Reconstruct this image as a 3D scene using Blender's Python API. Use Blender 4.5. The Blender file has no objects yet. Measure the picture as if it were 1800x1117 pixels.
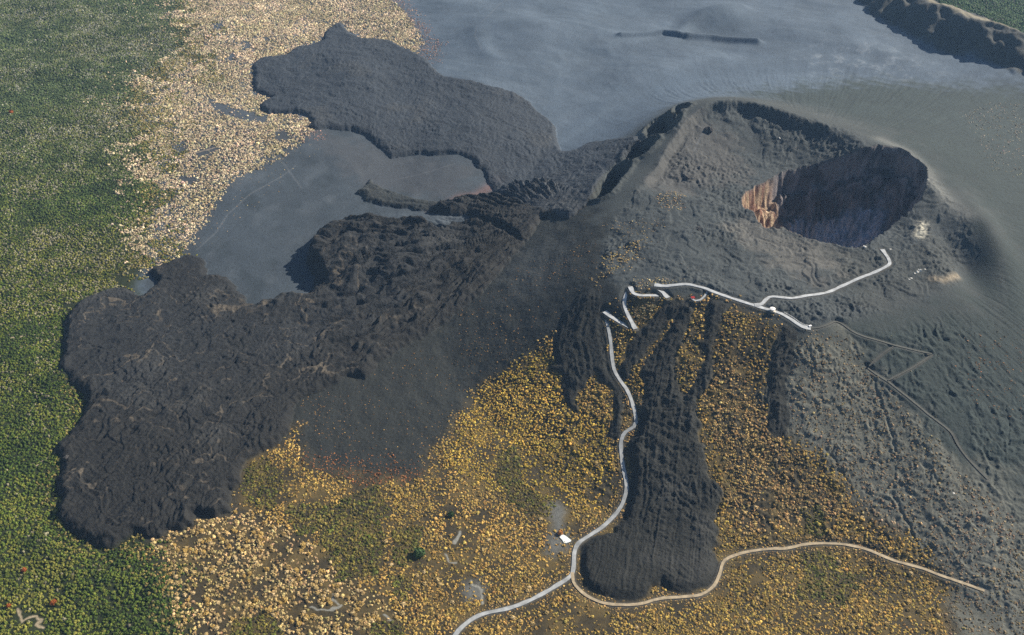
import bpy, math, random
import numpy as np
from mathutils import Vector
rng = np.random.default_rng(7); random.seed(7)
sc = bpy.context.scene
COL = sc.collection
f32 = np.float32

# ---------------------------------------------------------------- camera model (a 34 mm lens about 1000 m above the caldera floor)
H = 1000.0; PITCH = math.radians(38.0); FOV = math.radians(56.0)
FPX = 900.0 / math.tan(FOV / 2)
cp, sp = math.cos(PITCH), math.sin(PITCH)
SUN_EL, SUN_AZ = math.radians(33), math.atan2(0.46, 0.89)     # direction towards the sun, from +x towards +y

def project(x, y, z):
    dep = y * cp - (z - H) * sp
    up = y * sp + (z - H) * cp
    dep = np.maximum(dep, 1.0)
    return 900 + FPX * x / dep, 558.5 - FPX * up / dep

# ---------------------------------------------------------------- noise
_perm = np.random.default_rng(3).permutation(256).astype(np.int32)
_ga = np.linspace(0, 2 * np.pi, 32, endpoint=False)
_gx, _gy = np.cos(_ga).astype(f32), np.sin(_ga).astype(f32)
def perlin(x, y, seed=0):
    x = np.asarray(x, f32); y = np.asarray(y, f32)
    xi = np.floor(x).astype(np.int32); yi = np.floor(y).astype(np.int32)
    xf = x - xi; yf = y - yi
    u = xf * xf * xf * (xf * (xf * 6 - 15) + 10); v = yf * yf * yf * (yf * (yf * 6 - 15) + 10)
    def g(ix, iy, dx, dy):
        h = _perm[(_perm[(ix + seed * 37) & 255] + iy + seed * 11) & 255] & 31
        return _gx[h] * dx + _gy[h] * dy
    a = g(xi, yi, xf, yf); b = g(xi + 1, yi, xf - 1, yf)
    c = g(xi, yi + 1, xf, yf - 1); d = g(xi + 1, yi + 1, xf - 1, yf - 1)
    return ((a + u * (b - a)) + v * ((c + u * (d - c)) - (a + u * (b - a)))) * 1.5
def fbm(x, y, seed=0, o=3, gain=.5):
    s = 0; a = 1.0; t = 0
    for k in range(o):
        s = s + a * perlin(x * 2 ** k, y * 2 ** k, seed + k); t += a; a *= gain
    return s / t
def ridged(x, y, seed=0, o=2):
    s = 0; a = 1.0; t = 0
    for k in range(o):
        s = s + a * (1 - 2 * np.abs(perlin(x * 2 ** k, y * 2 ** k, seed + k))); t += a; a *= .5
    return s / t
def sstep(a, b, x):
    t = np.clip((x - a) / (b - a), 0, 1); return t * t * (3 - 2 * t)

# ---------------------------------------------------------------- broad shape of the volcano
def on_plane(u, v, z):
    d = np.array([(u - 900) / FPX, cp - (v - 558.5) / FPX * -1 * -sp * 1.0, 0.0])
    a = (558.5 - v) / FPX
    dy = cp + a * sp; dz = -sp + a * cp; dx = (u - 900) / FPX
    if dz > -.02: dz = -.02
    t = (z - H) / dz
    return dx * t, dy * t
CREST = [(1090,512,112),(1150,503,116),(1240,514,120),(1350,547,122),(1420,578,122),(1500,566,121),(1590,545,120),(1690,500,124),
         (1722,440,134),(1690,370,142),(1640,310,148),(1590,270,150),(1540,243,150),(1480,222,149),(1400,198,148),(1300,171,150),
         (1240,178,146),(1208,202,136),(1180,240,126),(1150,290,118),(1100,350,112),(1060,420,102),(1052,475,103)]
FOOT = [(930,800),(1060,900),(1150,960),(1270,975),(1450,985),(1650,1040),(1850,1150),(2120,1000),(2250,700),(2200,420),(2050,250),(1800,160),(1560,138),
        (1350,128),(1170,150),(1030,225),(930,310),(850,380),(775,480),(765,590),(830,700)]
ccx, ccy = on_plane(1400, 390, 120)
def polar_tab(pts):
    a = []
    for x, y, z in pts:
        a.append((math.atan2(y - ccy, x - ccx), math.hypot(x - ccx, y - ccy), z))
    a.sort()
    a = np.array(a); n = len(a)
    th = np.concatenate([a[:, 0] - 2 * np.pi, a[:, 0], a[:, 0] + 2 * np.pi])
    r = np.tile(a[:, 1], 3); z = np.tile(a[:, 2], 3)
    tt = np.linspace(-np.pi, np.pi, 720)
    rr = np.interp(tt, th, r); zz = np.interp(tt, th, z)
    k = np.hanning(27); k /= k.sum()
    rr = np.convolve(np.concatenate([rr[-20:], rr, rr[:20]]), k, 'same')[20:-20]
    zz = np.convolve(np.concatenate([zz[-20:], zz, zz[:20]]), k, 'same')[20:-20]
    return tt, rr, zz
tC = polar_tab([(*on_plane(u, v, z), z) for u, v, z in CREST])
tF = polar_tab([(*on_plane(u, v, 0), 0) for u, v in FOOT])
# caldera wall, far right
WB = [on_plane(u, v, 0) for u, v in [(1380,-60),(1500,-6),(1530,30),(1570,48),(1610,72),(1650,92),(1705,106),(1765,126),(1840,152),(1960,190),(2300,260)]]
def wall_d(x, y):                                      # signed distance behind the foot line of the wall
    best = np.full(np.shape(x), 1e9, f32); sg = np.ones(np.shape(x), f32)
    for (ax, ay), (bx, by) in zip(WB[:-1], WB[1:]):
        dx, dy = bx - ax, by - ay; L = dx * dx + dy * dy
        t = np.clip(((x - ax) * dx + (y - ay) * dy) / L, 0, 1)
        ex, ey = x - ax - t * dx, y - ay - t * dy
        d = np.sqrt(ex * ex + ey * ey); c = dx * ey - dy * ex
        m = d < best - 1e-3
        best = np.where(m, d, best); sg = np.where(m, np.sign(c), sg)
    return best * sg
def cone_t(x, y):
    th = np.arctan2(y - ccy, x - ccx); r = np.hypot(x - ccx, y - ccy)
    r0 = np.interp(th, tC[0], tC[1]); r1 = np.interp(th, tF[0], tF[1]); zc = np.interp(th, tC[0], tC[2])
    return th, r, r0, np.maximum(r1, r0 + 60), zc
def bump(x, y, u, v, rx, ry, h, z=0):
    bx, by = on_plane(u, v, z)
    return h * np.exp(-((x - bx) / rx) ** 2 - ((y - by) / ry) ** 2)
def hm(x, y):
    x = np.asarray(x, np.float64); y = np.asarray(y, np.float64)
    th, r, r0, r1, zc = cone_t(x, y)
    t = (r - r0) / (r1 - r0)
    prof = np.clip(1 - t, 0, 1.5) ** 1.32
    ins = np.clip(r / r0, 0, 1)
    a = (119 + (zc - 119) * sstep(.55, 1.0, ins)) + 0 * t
    b = zc * prof
    thf = np.abs(((th + math.radians(95) + np.pi) % (2 * np.pi)) - np.pi)           # 0 on the side of the crest path
    k = 9 + 26 * sstep(.75, 1.25, thf) * (1 - .8 * sstep(math.radians(40), math.radians(65), th) * sstep(math.radians(140), math.radians(115), th))
    hh = np.clip(.5 + .5 * (b - a) / k, 0, 1)
    z = b + (a - b) * hh - k * hh * (1 - hh) + k * .10 * np.exp(-(t * 6) ** 2)
    z = z + fbm(x / 700, y / 700, 5, 2) * 9 * sstep(0, .8, t)
    # the green country on the left falls gently away; low swells on the far plain
    z = z + bump(x, y, 930, 62, 190, 130, 42) + bump(x, y, 1270, 30, 130, 120, 26) + bump(x, y, 1120, 120, 240, 130, 10)
    z = z + bump(x, y, 1660, 420, 50, 140, 16, 130) + bump(x, y, 1735, 420, 34, 110, 20, 125) - bump(x, y, 1684, 445, 36, 88, 30, 130)
    # caldera wall
    wd = wall_d(x, y)
    wdn = wd + perlin(x / 75, y / 75, 41) * 34 + perlin(x / 28, y / 28, 42) * 16
    hw = 58 * (sstep(0, 95, wdn) * .75 + .25 * np.clip(wdn / 95, 0, 1)) - np.clip(wdn - 105, 0, 800) * .22
    z = z + np.where(wdn > 0, hw, 0) * sstep(-10, 40, wdn + 10)
    return z

def unproject(u, v):
    """the point of the broad terrain that the camera sees at photo pixel (u, v)"""
    u = np.atleast_1d(np.asarray(u, float)); v = np.atleast_1d(np.asarray(v, float))
    a = (558.5 - v) / FPX
    dx = (u - 900) / FPX; dy = cp + a * sp; dz = np.minimum(-sp + a * cp, -.05)
    t0 = (200 - H) / dz; t1 = (-40 - H) / dz
    n = 160
    T = t0[:, None] + (t1 - t0)[:, None] * np.linspace(0, 1, n)[None]
    X = dx[:, None] * T; Y = dy[:, None] * T; Z = H + dz[:, None] * T
    below = Z < hm(X, Y)
    k = np.argmax(below, 1); k = np.where(below.any(1), k, n - 1); k = np.maximum(k, 1)
    ii = np.arange(len(u)); lo = T[ii, k - 1]; hi = T[ii, k]
    for _ in range(18):
        m = (lo + hi) / 2
        b = H + dz * m < hm(dx * m, dy * m)
        hi = np.where(b, m, hi); lo = np.where(b, lo, m)
    return dx * hi, dy * hi
def W(pts):
    p = np.array(pts, float); x, y = unproject(p[:, 0], p[:, 1])
    return np.stack([x, y], 1)
def catmull(p, step=4.0, closed=False):
    p = np.asarray(p, float); out = []
    n = len(p)
    for i in range(n if closed else n - 1):
        a, b = p[i], p[(i + 1) % n]
        p0 = p[(i - 1) % n] if (closed or i > 0) else 2 * a - b
        p3 = p[(i + 2) % n] if (closed or i < n - 2) else 2 * b - a
        m = max(1, int(np.hypot(*(b - a)[:2]) / step))
        for k in range(m):
            t = k / m
            out.append(.5 * (2 * a + (b - p0) * t + (2 * p0 - 5 * a + 4 * b - p3) * t * t + (3 * a - p0 - 3 * b + p3) * t ** 3))
    if not closed: out.append(p[-1])
    return np.array(out)
def sdf(poly, x, y, pad=60):
    """signed distance in metres to a ground polygon, negative inside; points beyond pad read pad"""
    P = np.asarray(poly, f32); out = np.full(x.shape, pad, f32)
    m = (x > P[:, 0].min() - pad) & (x < P[:, 0].max() + pad) & (y > P[:, 1].min() - pad) & (y < P[:, 1].max() + pad)
    px = x[m].astype(f32); py = y[m].astype(f32)
    if px.size == 0: return out
    d2 = np.full(px.shape, 1e12, f32); ins = np.zeros(px.shape, bool)
    Q = np.roll(P, -1, 0)
    for (ax, ay), (bx, by) in zip(P, Q):
        ex, ey = bx - ax, by - ay; L = ex * ex + ey * ey + 1e-9
        wx, wy = px - ax, py - ay
        t = np.clip((wx * ex + wy * ey) / L, 0, 1)
        d2 = np.minimum(d2, (wx - ex * t) ** 2 + (wy - ey * t) ** 2)
        if abs(ey) > 1e-9:
            c = ((ay > py) != (by > py)) & (wx < ex * wy / ey)
            ins ^= c
    d = np.sqrt(d2); d[ins] *= -1
    out[m] = np.minimum(d, pad)
    return out
def line_d(pts, x, y, pad=30):
    """distance to an open polyline and the index (as a float) along it"""
    P = np.asarray(pts, f32); out = np.full(x.shape, pad, f32); s = np.zeros(x.shape, f32)
    m = (x > P[:, 0].min() - pad) & (x < P[:, 0].max() + pad) & (y > P[:, 1].min() - pad) & (y < P[:, 1].max() + pad)
    idx = np.nonzero(m.ravel())[0]
    if idx.size == 0: return out, s
    px = x.ravel()[idx].astype(f32); py = y.ravel()[idx].astype(f32)
    best = np.full(px.shape, pad, f32); bs = np.zeros(px.shape, f32)
    for i in range(len(P) - 1):
        ax, ay = P[i]; ex, ey = P[i + 1] - P[i]
        near = (px > min(ax, ax + ex) - pad) & (px < max(ax, ax + ex) + pad) & (py > min(ay, ay + ey) - pad) & (py < max(ay, ay + ey) + pad)
        k = np.nonzero(near)[0]
        if k.size == 0: continue
        wx, wy = px[k] - ax, py[k] - ay
        t = np.clip((wx * ex + wy * ey) / (ex * ex + ey * ey + 1e-9), 0, 1)
        d = np.hypot(wx - ex * t, wy - ey * t)
        b = d < best[k]
        best[k] = np.where(b, d, best[k]); bs[k] = np.where(b, i + t, bs[k])
    out.ravel()[idx] = best; s.ravel()[idx] = bs
    return out, s
def flow_coords(pts, x, y):
    """distance along and across a long course, for every point (unbounded)"""
    P = np.asarray(pts, f32); best = np.full(x.shape, 1e9, f32); S = np.zeros(x.shape, f32); T = np.zeros(x.shape, f32); acc = 0
    n = len(P)
    for i in range(n - 1):
        ax, ay = P[i]; ex, ey = P[i + 1] - P[i]; L = math.hypot(ex, ey)
        wx, wy = x - ax, y - ay
        t = (wx * ex + wy * ey) / (L * L)
        t = np.clip(t, 0 if i else -9, 1 if i < n - 2 else 9)
        d = np.hypot(wx - ex * t, wy - ey * t)
        b = d < best
        best = np.where(b, d, best); S = np.where(b, acc + t * L, S); T = np.where(b, (ex * wy - ey * wx) / L, T)
        acc += L
    return S, T

# ---------------------------------------------------------------- outlines (points read off the photograph, then carried to the ground)
LAVA = {
'west': [(540,520),(530,517),(510,516),(490,520),(478,528),(460,533),(450,538),(436,535),(430,520),(417,513),(413,500),(400,490),(385,485),(364,487),(366,473),(358,458),(345,450),(330,450),
  (318,456),(300,463),(275,470),(262,480),(273,492),(278,497),(258,517),(250,526),(235,517),(215,508),(195,510),(165,522),(140,537),(127,552),(117,566),(116,585),(111,605),(112,622),(105,640),(105,655),(122,660),(128,679),(147,692),(152,705),(147,722),(140,739),(133,752),
  (110,775),(97,798),(107,805),(108,832),(98,845),(103,868),(110,878),(98,905),(113,925),(137,945),(160,958),(187,962),(207,958),(230,942),(240,939),(257,945),(283,945),(297,935),(320,933),(337,925),(343,908),(363,910),(377,912),(407,903),
  (405,880),(405,858),(425,852),(424,825),(447,802),(480,788),(497,772),(513,758),(514,735),(520,712),(535,700),(560,690),(600,672),(612,665),(640,666),(655,656),(665,640),(690,622),(725,602),(760,585),(805,550),(850,515),(890,465),(920,432),(942,405),(950,385),(1000,378),(1030,362),(1037,353),
  (1010,340),(960,325),(905,330),(860,345),(830,350),(805,352),(775,364),(752,372),(752,380),(790,388),(820,386),(832,396),(805,404),(772,408),(735,402),(700,404),(660,400),(615,402),(585,410),(560,425),(545,440),(538,456),(541,474),(553,489),(549,508)],
'north': [(443,117),(457,105),(480,102),(503,97),(520,83),(540,80),(567,70),(570,53),(583,42),(600,36),(617,60),(637,68),(660,68),(687,72),(703,82),(733,93),(753,107),(760,120),(780,140),(800,145),(830,150),(860,157),(887,162),(913,168),(933,180),(947,193),(963,203),(977,217),(980,250),(988,267),
  (1007,267),(1033,253),(1067,250),(1120,241),(1125,255),(1095,280),(1065,305),(1045,335),(1030,362),(1000,385),(955,375),(905,362),(870,345),(848,300),(838,298),(831,285),(818,278),(800,274),(757,272),(740,267),(715,268),(687,271),(681,265),(670,257),(655,246),(640,236),(618,230),(600,231),(575,229),(560,232),(543,231),(548,222),(540,208),(513,201),(473,200),(457,192),(458,182),(480,170),(463,163),(447,155),(443,143),(447,130)],
'tongue': [(627,338),(636,330),(642,322),(650,312),(655,318),(668,327),(687,336),(710,345),(733,352),(760,357),(785,360),(790,367),(765,372),(740,373),(717,369),(690,365),(667,361),(648,356),(638,348)],
'south': [(1172,528),(1157,553),(1140,568),(1123,582),(1110,602),(1100,627),(1088,652),(1090,663),(1102,664),(1113,645),(1128,632),(1142,610),(1158,588),(1180,558),(1186,566),(1166,592),(1146,622),(1131,645),(1127,663),(1136,672),(1132,700),(1125,735),(1120,765),(1106,778),(1103,808),(1110,832),(1104,868),(1097,902),(1100,912),(1085,927),(1080,935),(1047,942),(1020,958),(1024,982),(1020,1005),(1027,1033),(1047,1044),(1072,1044),(1082,1055),(1107,1060),(1123,1056),(1140,1046),(1148,1031),(1163,1025),(1177,1037),(1197,1045),(1227,1042),(1247,1032),(1263,1012),(1267,992),(1250,968),(1263,958),(1263,938),(1255,918),(1262,892),(1270,880),(1267,862),(1257,848),(1243,833),(1242,812),(1233,782),(1226,758),(1233,748),(1223,728),(1223,708),(1246,684),(1253,655),(1251,625),(1258,592),(1268,558),(1282,536),(1262,528),(1244,526),(1240,560),(1239,600),(1236,640),(1222,672),(1204,702),(1199,690),(1186,664),(1184,640),(1198,600),(1212,560),(1222,538),(1206,530)],
'southwest': [(1010,525),(992,545),(980,575),(977,590),(972,602),(974,628),(982,642),(967,643),(965,653),(977,657),(990,662),(988,692),(997,705),(1007,725),(1014,730),(1013,712),(1014,690),(1030,683),(1036,668),(1048,656),(1060,672),(1080,688),(1081,715),(1078,740),(1070,752),(1070,768),(1080,773),(1090,768),(1093,750),(1096,720),(1095,694),(1080,664),(1068,625),(1063,575),(1058,545),(1054,515),(1040,508)],
'south_narrow': [(1378,572),(1367,588),(1360,607),(1354,655),(1350,699),(1356,722),(1349,745),(1356,764),(1370,770),(1384,766),(1388,745),(1386,720),(1382,690),(1384,670),(1391,645),(1398,610),(1404,588),(1396,576)],
}
PIT = [(1308,352),(1306,336),(1322,322),(1345,312),(1372,296),(1392,289),(1430,283),(1470,274),(1510,267),(1548,260),(1580,262),(1605,278),(1625,296),(1628,322),(1622,345),(1600,372),(1575,392),(1545,418),(1515,436),(1490,438),(1455,430),(1425,425),(1398,414),(1378,405),(1345,404),(1330,385),(1318,368)]
FISS = [[(1037,354),(1042,338),(1056,318),(1078,297),(1100,289),(1112,291),(1100,308),(1086,326),(1072,343),(1054,352)],
        [(1092,287),(1100,268),(1118,256),(1152,245),(1158,248),(1146,262),(1130,276),(1108,289)],
        [(1129,238),(1135,226),(1150,214),(1172,203),(1190,201),(1200,206),(1193,220),(1178,234),(1158,244),(1140,247)],
        [(1176,201),(1186,190),(1206,184),(1215,188),(1200,200),(1188,205)]]
BENCH = [(1255,205),(1300,192),(1340,196),(1390,206),(1440,222),(1500,243),(1535,252),(1575,262),(1560,262),(1520,262),(1480,252),(1440,248),(1425,236),(1390,230),(1362,222),(1330,222),(1300,226),(1275,215)]
GREEN = [(-400,-120),(310,-120),(330,0),(325,40),(345,75),(330,105),(290,120),(255,150),(240,190),(262,230),(270,290),(275,340),(262,400),(258,460),(238,505),(255,530),(170,560),(150,660),(180,720),(120,860),(170,945),(240,935),(262,960),(290,985),(315,1020),(322,1060),(345,1180),(-400,1260)]
YFAR = [(215,-80),(640,-80),(680,-10),(720,30),(745,70),(735,95),(700,85),(640,72),(600,40),(570,62),(520,90),(445,115),(445,160),(478,172),(460,190),(520,200),(556,215),(560,235),(535,250),(500,275),(455,300),(420,315),(388,345),(360,390),(340,425),(318,452),(262,482),(238,470),(205,400),(200,340),(190,290),(170,230),(150,190),(160,150),(190,120),(220,105),(230,75),(220,20)]
YNEAR = [(520,752),(514,775),(535,800),(560,822),(620,832),(690,838),(752,838),(762,795),(795,752),(825,712),(852,675),(880,655),(915,640),(940,615),(965,598),(985,590),(1010,560),(1060,560),(1085,545),(1110,520),(1180,530),(1260,530),(1330,552),(1372,580),(1362,640),(1340,700),(1380,760),(1420,792),(1470,830),(1500,880),(1560,925),(1640,985),(1668,1030),(1690,1200),(345,1220),(322,1060),(315,1020),(290,985),(262,960),(300,940),(350,915),(415,905),(410,860),(440,810),(490,785)]

X_ = {}
Z = lambda name: X_[name]
LW = {k: W(v) for k, v in LAVA.items()}
PITW = W(PIT); FISSW = [W(p) for p in FISS]; BENCHW = W(BENCH)
GREENW = W(GREEN); YFARW = W(YFAR); YNEARW = W(YNEAR)
COURSE = {'west': W([(930,400),(800,490),(650,580),(500,630),(350,720),(180,850)]), 'north': W([(1000,340),(930,250),(800,205),(650,150),(500,130)]),
          'tongue': W([(790,365),(720,355),(630,335)]), 'south': W([(1220,530),(1185,640),(1172,750),(1165,880),(1140,1050)]),
          'southwest': W([(1035,520),(1025,600),(1050,700),(1080,770)]), 'south_narrow': W([(1388,575),(1372,680),(1368,765)])}
MX, MY = (float(a[0]) for a in unproject(985, 372))          # the vent from which the upper flows spread
HUMP = W([(538,456),(545,440),(557,422),(580,398),(640,378),(700,368),(760,368),(830,340),(900,340),(950,370),(925,425),(880,465),(830,505),(770,530),(690,545),(600,535),(560,505),(548,475)])
ALCOVE = [W([(735,402),(775,405),(812,404),(800,412),(785,425),(765,424),(748,412)]), W([(822,402),(850,396),(885,400),(912,412),(922,428),(905,432),(880,420),(850,410)])]

# ---------------------------------------------------------------- paths
PATHS = [  # name, half width in metres, photo points, label
 ('road', 2.9, [(790,1135),(800,1117),(812,1103),(830,1089),(852,1079),(900,1068),(942,1050),(985,1025),(1003,1012),(1008,998),(1010,970),(1017,955),(1032,944),(1060,926),(1088,897),(1100,868),(1101,850),(1096,825),(1092,800),(1092,776),(1099,762),(1114,751),(1118,742),(1113,715),(1103,688),(1084,660),(1077,640),(1073,600),(1068,572),(1063,546)],
  'pale grey paved road winding from the bottom edge up to the first switchback'),
 ('path', 3.2, [(1063,546),(1076,559),(1095,571),(1117,582)], 'short white path climbing from the lowest switchback to the next bend'),
 ('path', 3.0, [(1117,582),(1106,561),(1098,540),(1099,520),(1108,503)], 'curved white path between the two left switchbacks below the crest'),
 ('path', 3.0, [(1108,503),(1113,516),(1124,522),(1145,520),(1163,519),(1174,526)], 'white path running level below the plateau edge to a sharp bend'),
 ('path', 3.0, [(1174,526),(1163,512),(1150,502)], 'shortest white path between the two top switchbacks'),
 ('path', 3.2, [(1150,502),(1170,504),(1205,502),(1225,506),(1243,511),(1252,515),(1275,522),(1310,533),(1343,544),(1358,548),(1374,553),(1390,562),(1410,575),(1425,578)], 'long white path along the crest of the cone past the round shelter'),
 ('path', 2.9, [(1326,538),(1338,536),(1352,525),(1372,526),(1392,528),(1420,523),(1450,517),(1475,506),(1505,493),(1535,482),(1555,473),(1563,467),(1560,457),(1555,449),(1550,441)], 'white path across the plateau to the lookout beside the crater'),
 ('path', 1.7, [(1244,512),(1238,522),(1230,530),(1222,532),(1217,528)], 'narrow white spur path leading to the small shrine'),
 ('path', 1.3, [(1425,578),(1440,577),(1455,572),(1470,565),(1484,572),(1495,582),(1515,592),(1545,600),(1575,609),(1605,617),(1637,625)], 'thin grey footpath running right from the crest across dark ash'),
 ('path', 1.1, [(1637,625),(1612,643),(1585,658),(1560,672)], 'faint footpath slanting back down from the end of the thin grey footpath'),
 ('path', 1.0, [(1570,610),(1550,624),(1535,638),(1527,646)], 'faint short footpath slanting down the dark ash'),
 ('path', 1.5, [(1524,645),(1540,660),(1562,675),(1595,700),(1630,728),(1652,745),(1672,762),(1682,780),(1695,800),(1715,822),(1735,845)], 'thin straight pale track descending the right ash slope'),
 ('track', 2.2, [(1006,1006),(1008,1022),(1018,1036),(1038,1051),(1070,1062),(1120,1063),(1160,1053),(1200,1050),(1232,1046),(1254,1031),(1265,1010),(1270,992),(1280,982),(1310,972),(1350,966),(1382,965),(1420,957),(1470,957),(1500,961),(1525,967),(1570,986),(1620,1000),(1655,1014),(1690,1026),(1730,1040)],
  'beige dirt track round the foot of the tongue shaped lava flow'),
]
PW = [catmull(W(p[2]), 5.0) for p in PATHS]

# ---------------------------------------------------------------- the terrain grid: one sheet, finest where the photograph looks
v = np.linspace(1215, -75, 1040)
dgl = PITCH + np.arctan((v - 558.5) / FPX)
yrow = H / np.tan(dgl)
near = np.linspace(-700, yrow[0], 26)[:-1]
far = yrow[-1] * np.geomspace(1, 4.2, 46)[1:]
yrow = np.concatenate([near, yrow, far])
s = np.linspace(-1.1, 1.1, 1380)
ext = 1.1 * np.geomspace(1, 4.5, 40)[1:]
scol = np.concatenate([-ext[::-1], s, ext])
wrow = np.maximum(yrow * cp + H * sp, 560) * math.tan(FOV / 2)
NR, NC = len(yrow), len(scol)
X = (scol[None, :] * wrow[:, None]).astype(f32)
Y = np.repeat(yrow[:, None], NC, 1).astype(f32)
def grid_sample(arr, x, y):
    i = np.interp(y, yrow, np.arange(NR)); w = np.interp(y, yrow, wrow)
    j = np.interp(np.asarray(x) / w, scol, np.arange(NC))
    i0 = np.clip(i.astype(int), 0, NR - 2); j0 = np.clip(j.astype(int), 0, NC - 2); a = i - i0; b = j - j0
    return (arr[i0, j0] * (1 - a) * (1 - b) + arr[i0 + 1, j0] * a * (1 - b) + arr[i0, j0 + 1] * (1 - a) * b + arr[i0 + 1, j0 + 1] * a * b)

zm = hm(X, Y).astype(f32)
TH, R, R0, R1, ZC = (a.astype(f32) for a in cone_t(X, Y))
T = (R - R0) / (R1 - R0)
wd = wall_d(X, Y).astype(f32)
# crinkled copies of the coordinates give the outlines natural edges
n1 = perlin(X / 26, Y / 26, 11); n2 = perlin(X / 26, Y / 26, 12); n3 = perlin(X / 9, Y / 9, 13); n4 = perlin(X / 9, Y / 9, 14)
Xc = X + n1 * 3.2 + n3 * 2.6; Yc = Y + n2 * 3.6 + n4 * 3
fine = fbm(X / 6, Y / 6, 20, 2)
rough = ridged(X / 16, Y / 16, 23, 3)
spiky = np.maximum(ridged(X / 10 + n1 * .6, Y / 10, 25, 2), 0) ** 2 * 1.6
broad = fbm(X / 160, Y / 160, 27, 3)
mid = fbm(X / 45, Y / 45, 31, 3)

def area(pts, soft=40, pad=150, warp=25):
    d = sdf(W(pts), X + n1 * warp + mid * warp, Y + n2 * warp - mid * warp, pad)
    return sstep(soft, -soft, d)
z = zm.copy()
sd = {k: sdf(p, Xc, Yc, 80) for k, p in LW.items()}
sd_hump = sdf(HUMP, Xc, Yc, 140)
sd_pit = sdf(catmull(PITW, 12, True), X + n1 * 3 + n3 * 2.5, Y + n2 * 3 + n4 * 2.5, 260)
sd_f = [sdf(p, Xc, Yc, 60) for p in FISSW]
sd_bench = sdf(BENCHW, X + n1 * 4, Y + n2 * 4, 60)
sd_g = sdf(GREENW, Xc, Yc, 120)

# slopes of the cone: gullies on the side towards the viewer, smooth ash elsewhere
slope = sstep(.0, .12, T) * sstep(1.15, .8, T)
thS = np.abs(((TH - math.radians(-100) + np.pi) % (2 * np.pi)) - np.pi)
front = sstep(1.0, .6, thS) * (.35 + .65 * sstep(-.35, .25, mid))
aX = TH * 260 + n1 * 5 + mid * 14; aR = R + n2 * 8
gully = ridged(aX / 15, aR / 34, 51, 3)
gully2 = perlin(aX / 6 + n3 * .4, aR / 11, 53) * 1.6
z += slope * front * (gully * 2.2 + gully2 * 1.3 + spiky * 1.0)
gR = slope * sstep(.25, .7, thS) * ((((TH + np.pi) % (2 * np.pi)) > math.radians(60)) & (np.cos(TH) > -.2))
z += gR * (perlin(X / 9, Y / 12, 57) * .35 + ridged(TH * 55 + mid * .35, R / 420, 190, 3) * 1.1)
# plateau: old lava, rubbly
plate = sstep(.02, -.06, T)
patch = .25 + 1.0 * sstep(-.25, .35, fbm(X / 110, Y / 110, 170, 2))
z += plate * (patch * (rough * 2.0 + fine * 1.1 + spiky * 1.2) + mid * 3.0 + ridged(X / 55 + mid * .5, Y / 70, 172, 2) * 1.6)
tq = fbm(X / 80 + n1 * .12, Y / 95 + n2 * .12, 174, 3) * 4
z += plate * ((np.floor(tq) + sstep(.4, .6, tq - np.floor(tq))) * 2.0 - tq * 1.0)
wedge = area([(900,330),(1040,340),(1090,480),(1060,560),(1000,640),(900,730),(830,800),(760,880),(600,880),(480,800),(460,660),(600,600),(720,540),(860,420)], 25)
z += wedge * (perlin(X / 22, Y / 26, 180) * 1.3 + fine * .5 + spiky * .5 * sstep(0, .5, mid))
z += sstep(0, .3, T) * (1 - slope * front) * (mid * .8 + fine * .16) + sstep(.9, 1.2, T) * broad * 2
# step of the inner rim along the back
drop = sstep(0, -8, sd_bench)
inner = sstep(.0, -.02, (T)) * sstep(math.radians(38), math.radians(52), TH) * sstep(math.radians(158), math.radians(140), TH)
z -= (5 + 11 * sstep(math.radians(52), math.radians(82), TH)) * inner * sstep(-.03, -.085, T + perlin(X / 40, Y / 40, 61) * .012) * sstep(math.radians(42), math.radians(66), TH)
# caldera wall ribs
z += sstep(5, 40, wd) * sstep(150, 80, wd) * (ridged(X / 40, Y / 75, 66, 3) * 6) + sstep(120, 200, wd) * (ridged((X * .5 + Y * .8) / 60, (X - Y) / 200, 67, 2) * 7)
# dunes and old scarps of the far plain
plain = sstep(1.0, 1.25, T)
z += plain * ridged((X * .25 + Y) / 120 + n1 * .05, (X - Y * .3) / 420, 70, 2) * .9 * sstep(1500, 2000, Y) + plain * fbm(X / 330 + n1 * .02, Y / 330, 72, 2) * 20 * sstep(1450, 1900, Y)
for a, b, hgt in [([(1092,68),(1130,66),(1165,61),(1200,68),(1250,66),(1330,75)], 12, 13), ([(985,92),(1010,84),(1060,82)], 30, 5), ([(838,50),(845,80),(862,100)], 25, 4),
                  ([(1195,60),(1210,40),(1240,20),(1300,10)], 24, 8), ([(820,140),(860,120),(950,110)], 40, 3), ([(1380,60),(1450,75),(1540,90),(1600,115)], 40, 4)]:
    d, _ = line_d(W(a), X, Y, 90)
    z += hgt * np.exp(-(d / b) ** 2)
for a, b, dp in [([(1705,715),(1720,740),(1735,760),(1745,775),(1762,792)], 1.8, 2.2), ([(1765,712),(1772,740),(1775,785)], 1.6, 2), ([(1572,870),(1590,910),(1605,945),(1618,980)], 2.2, 3),
                 ([(1530,655),(1545,700),(1560,745),(1578,800)], 2.4, 2.6), ([(1452,790),(1480,830),(1500,870)], 2.2, 2.4)]:
    d, _ = line_d(W(a), Xc, Yc, 40)
    dp *= .5; b *= .8
    z += -dp * np.exp(-(d / b) ** 2) + dp * .45 * np.exp(-((d - b * 2.2) / b) ** 2)
ks, _ = line_d(W([(1092,70),(1130,68),(1165,63),(1200,70)]), X, Y - 0, 60)
z -= 7 * np.exp(-(ks / 9) ** 2)

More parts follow.
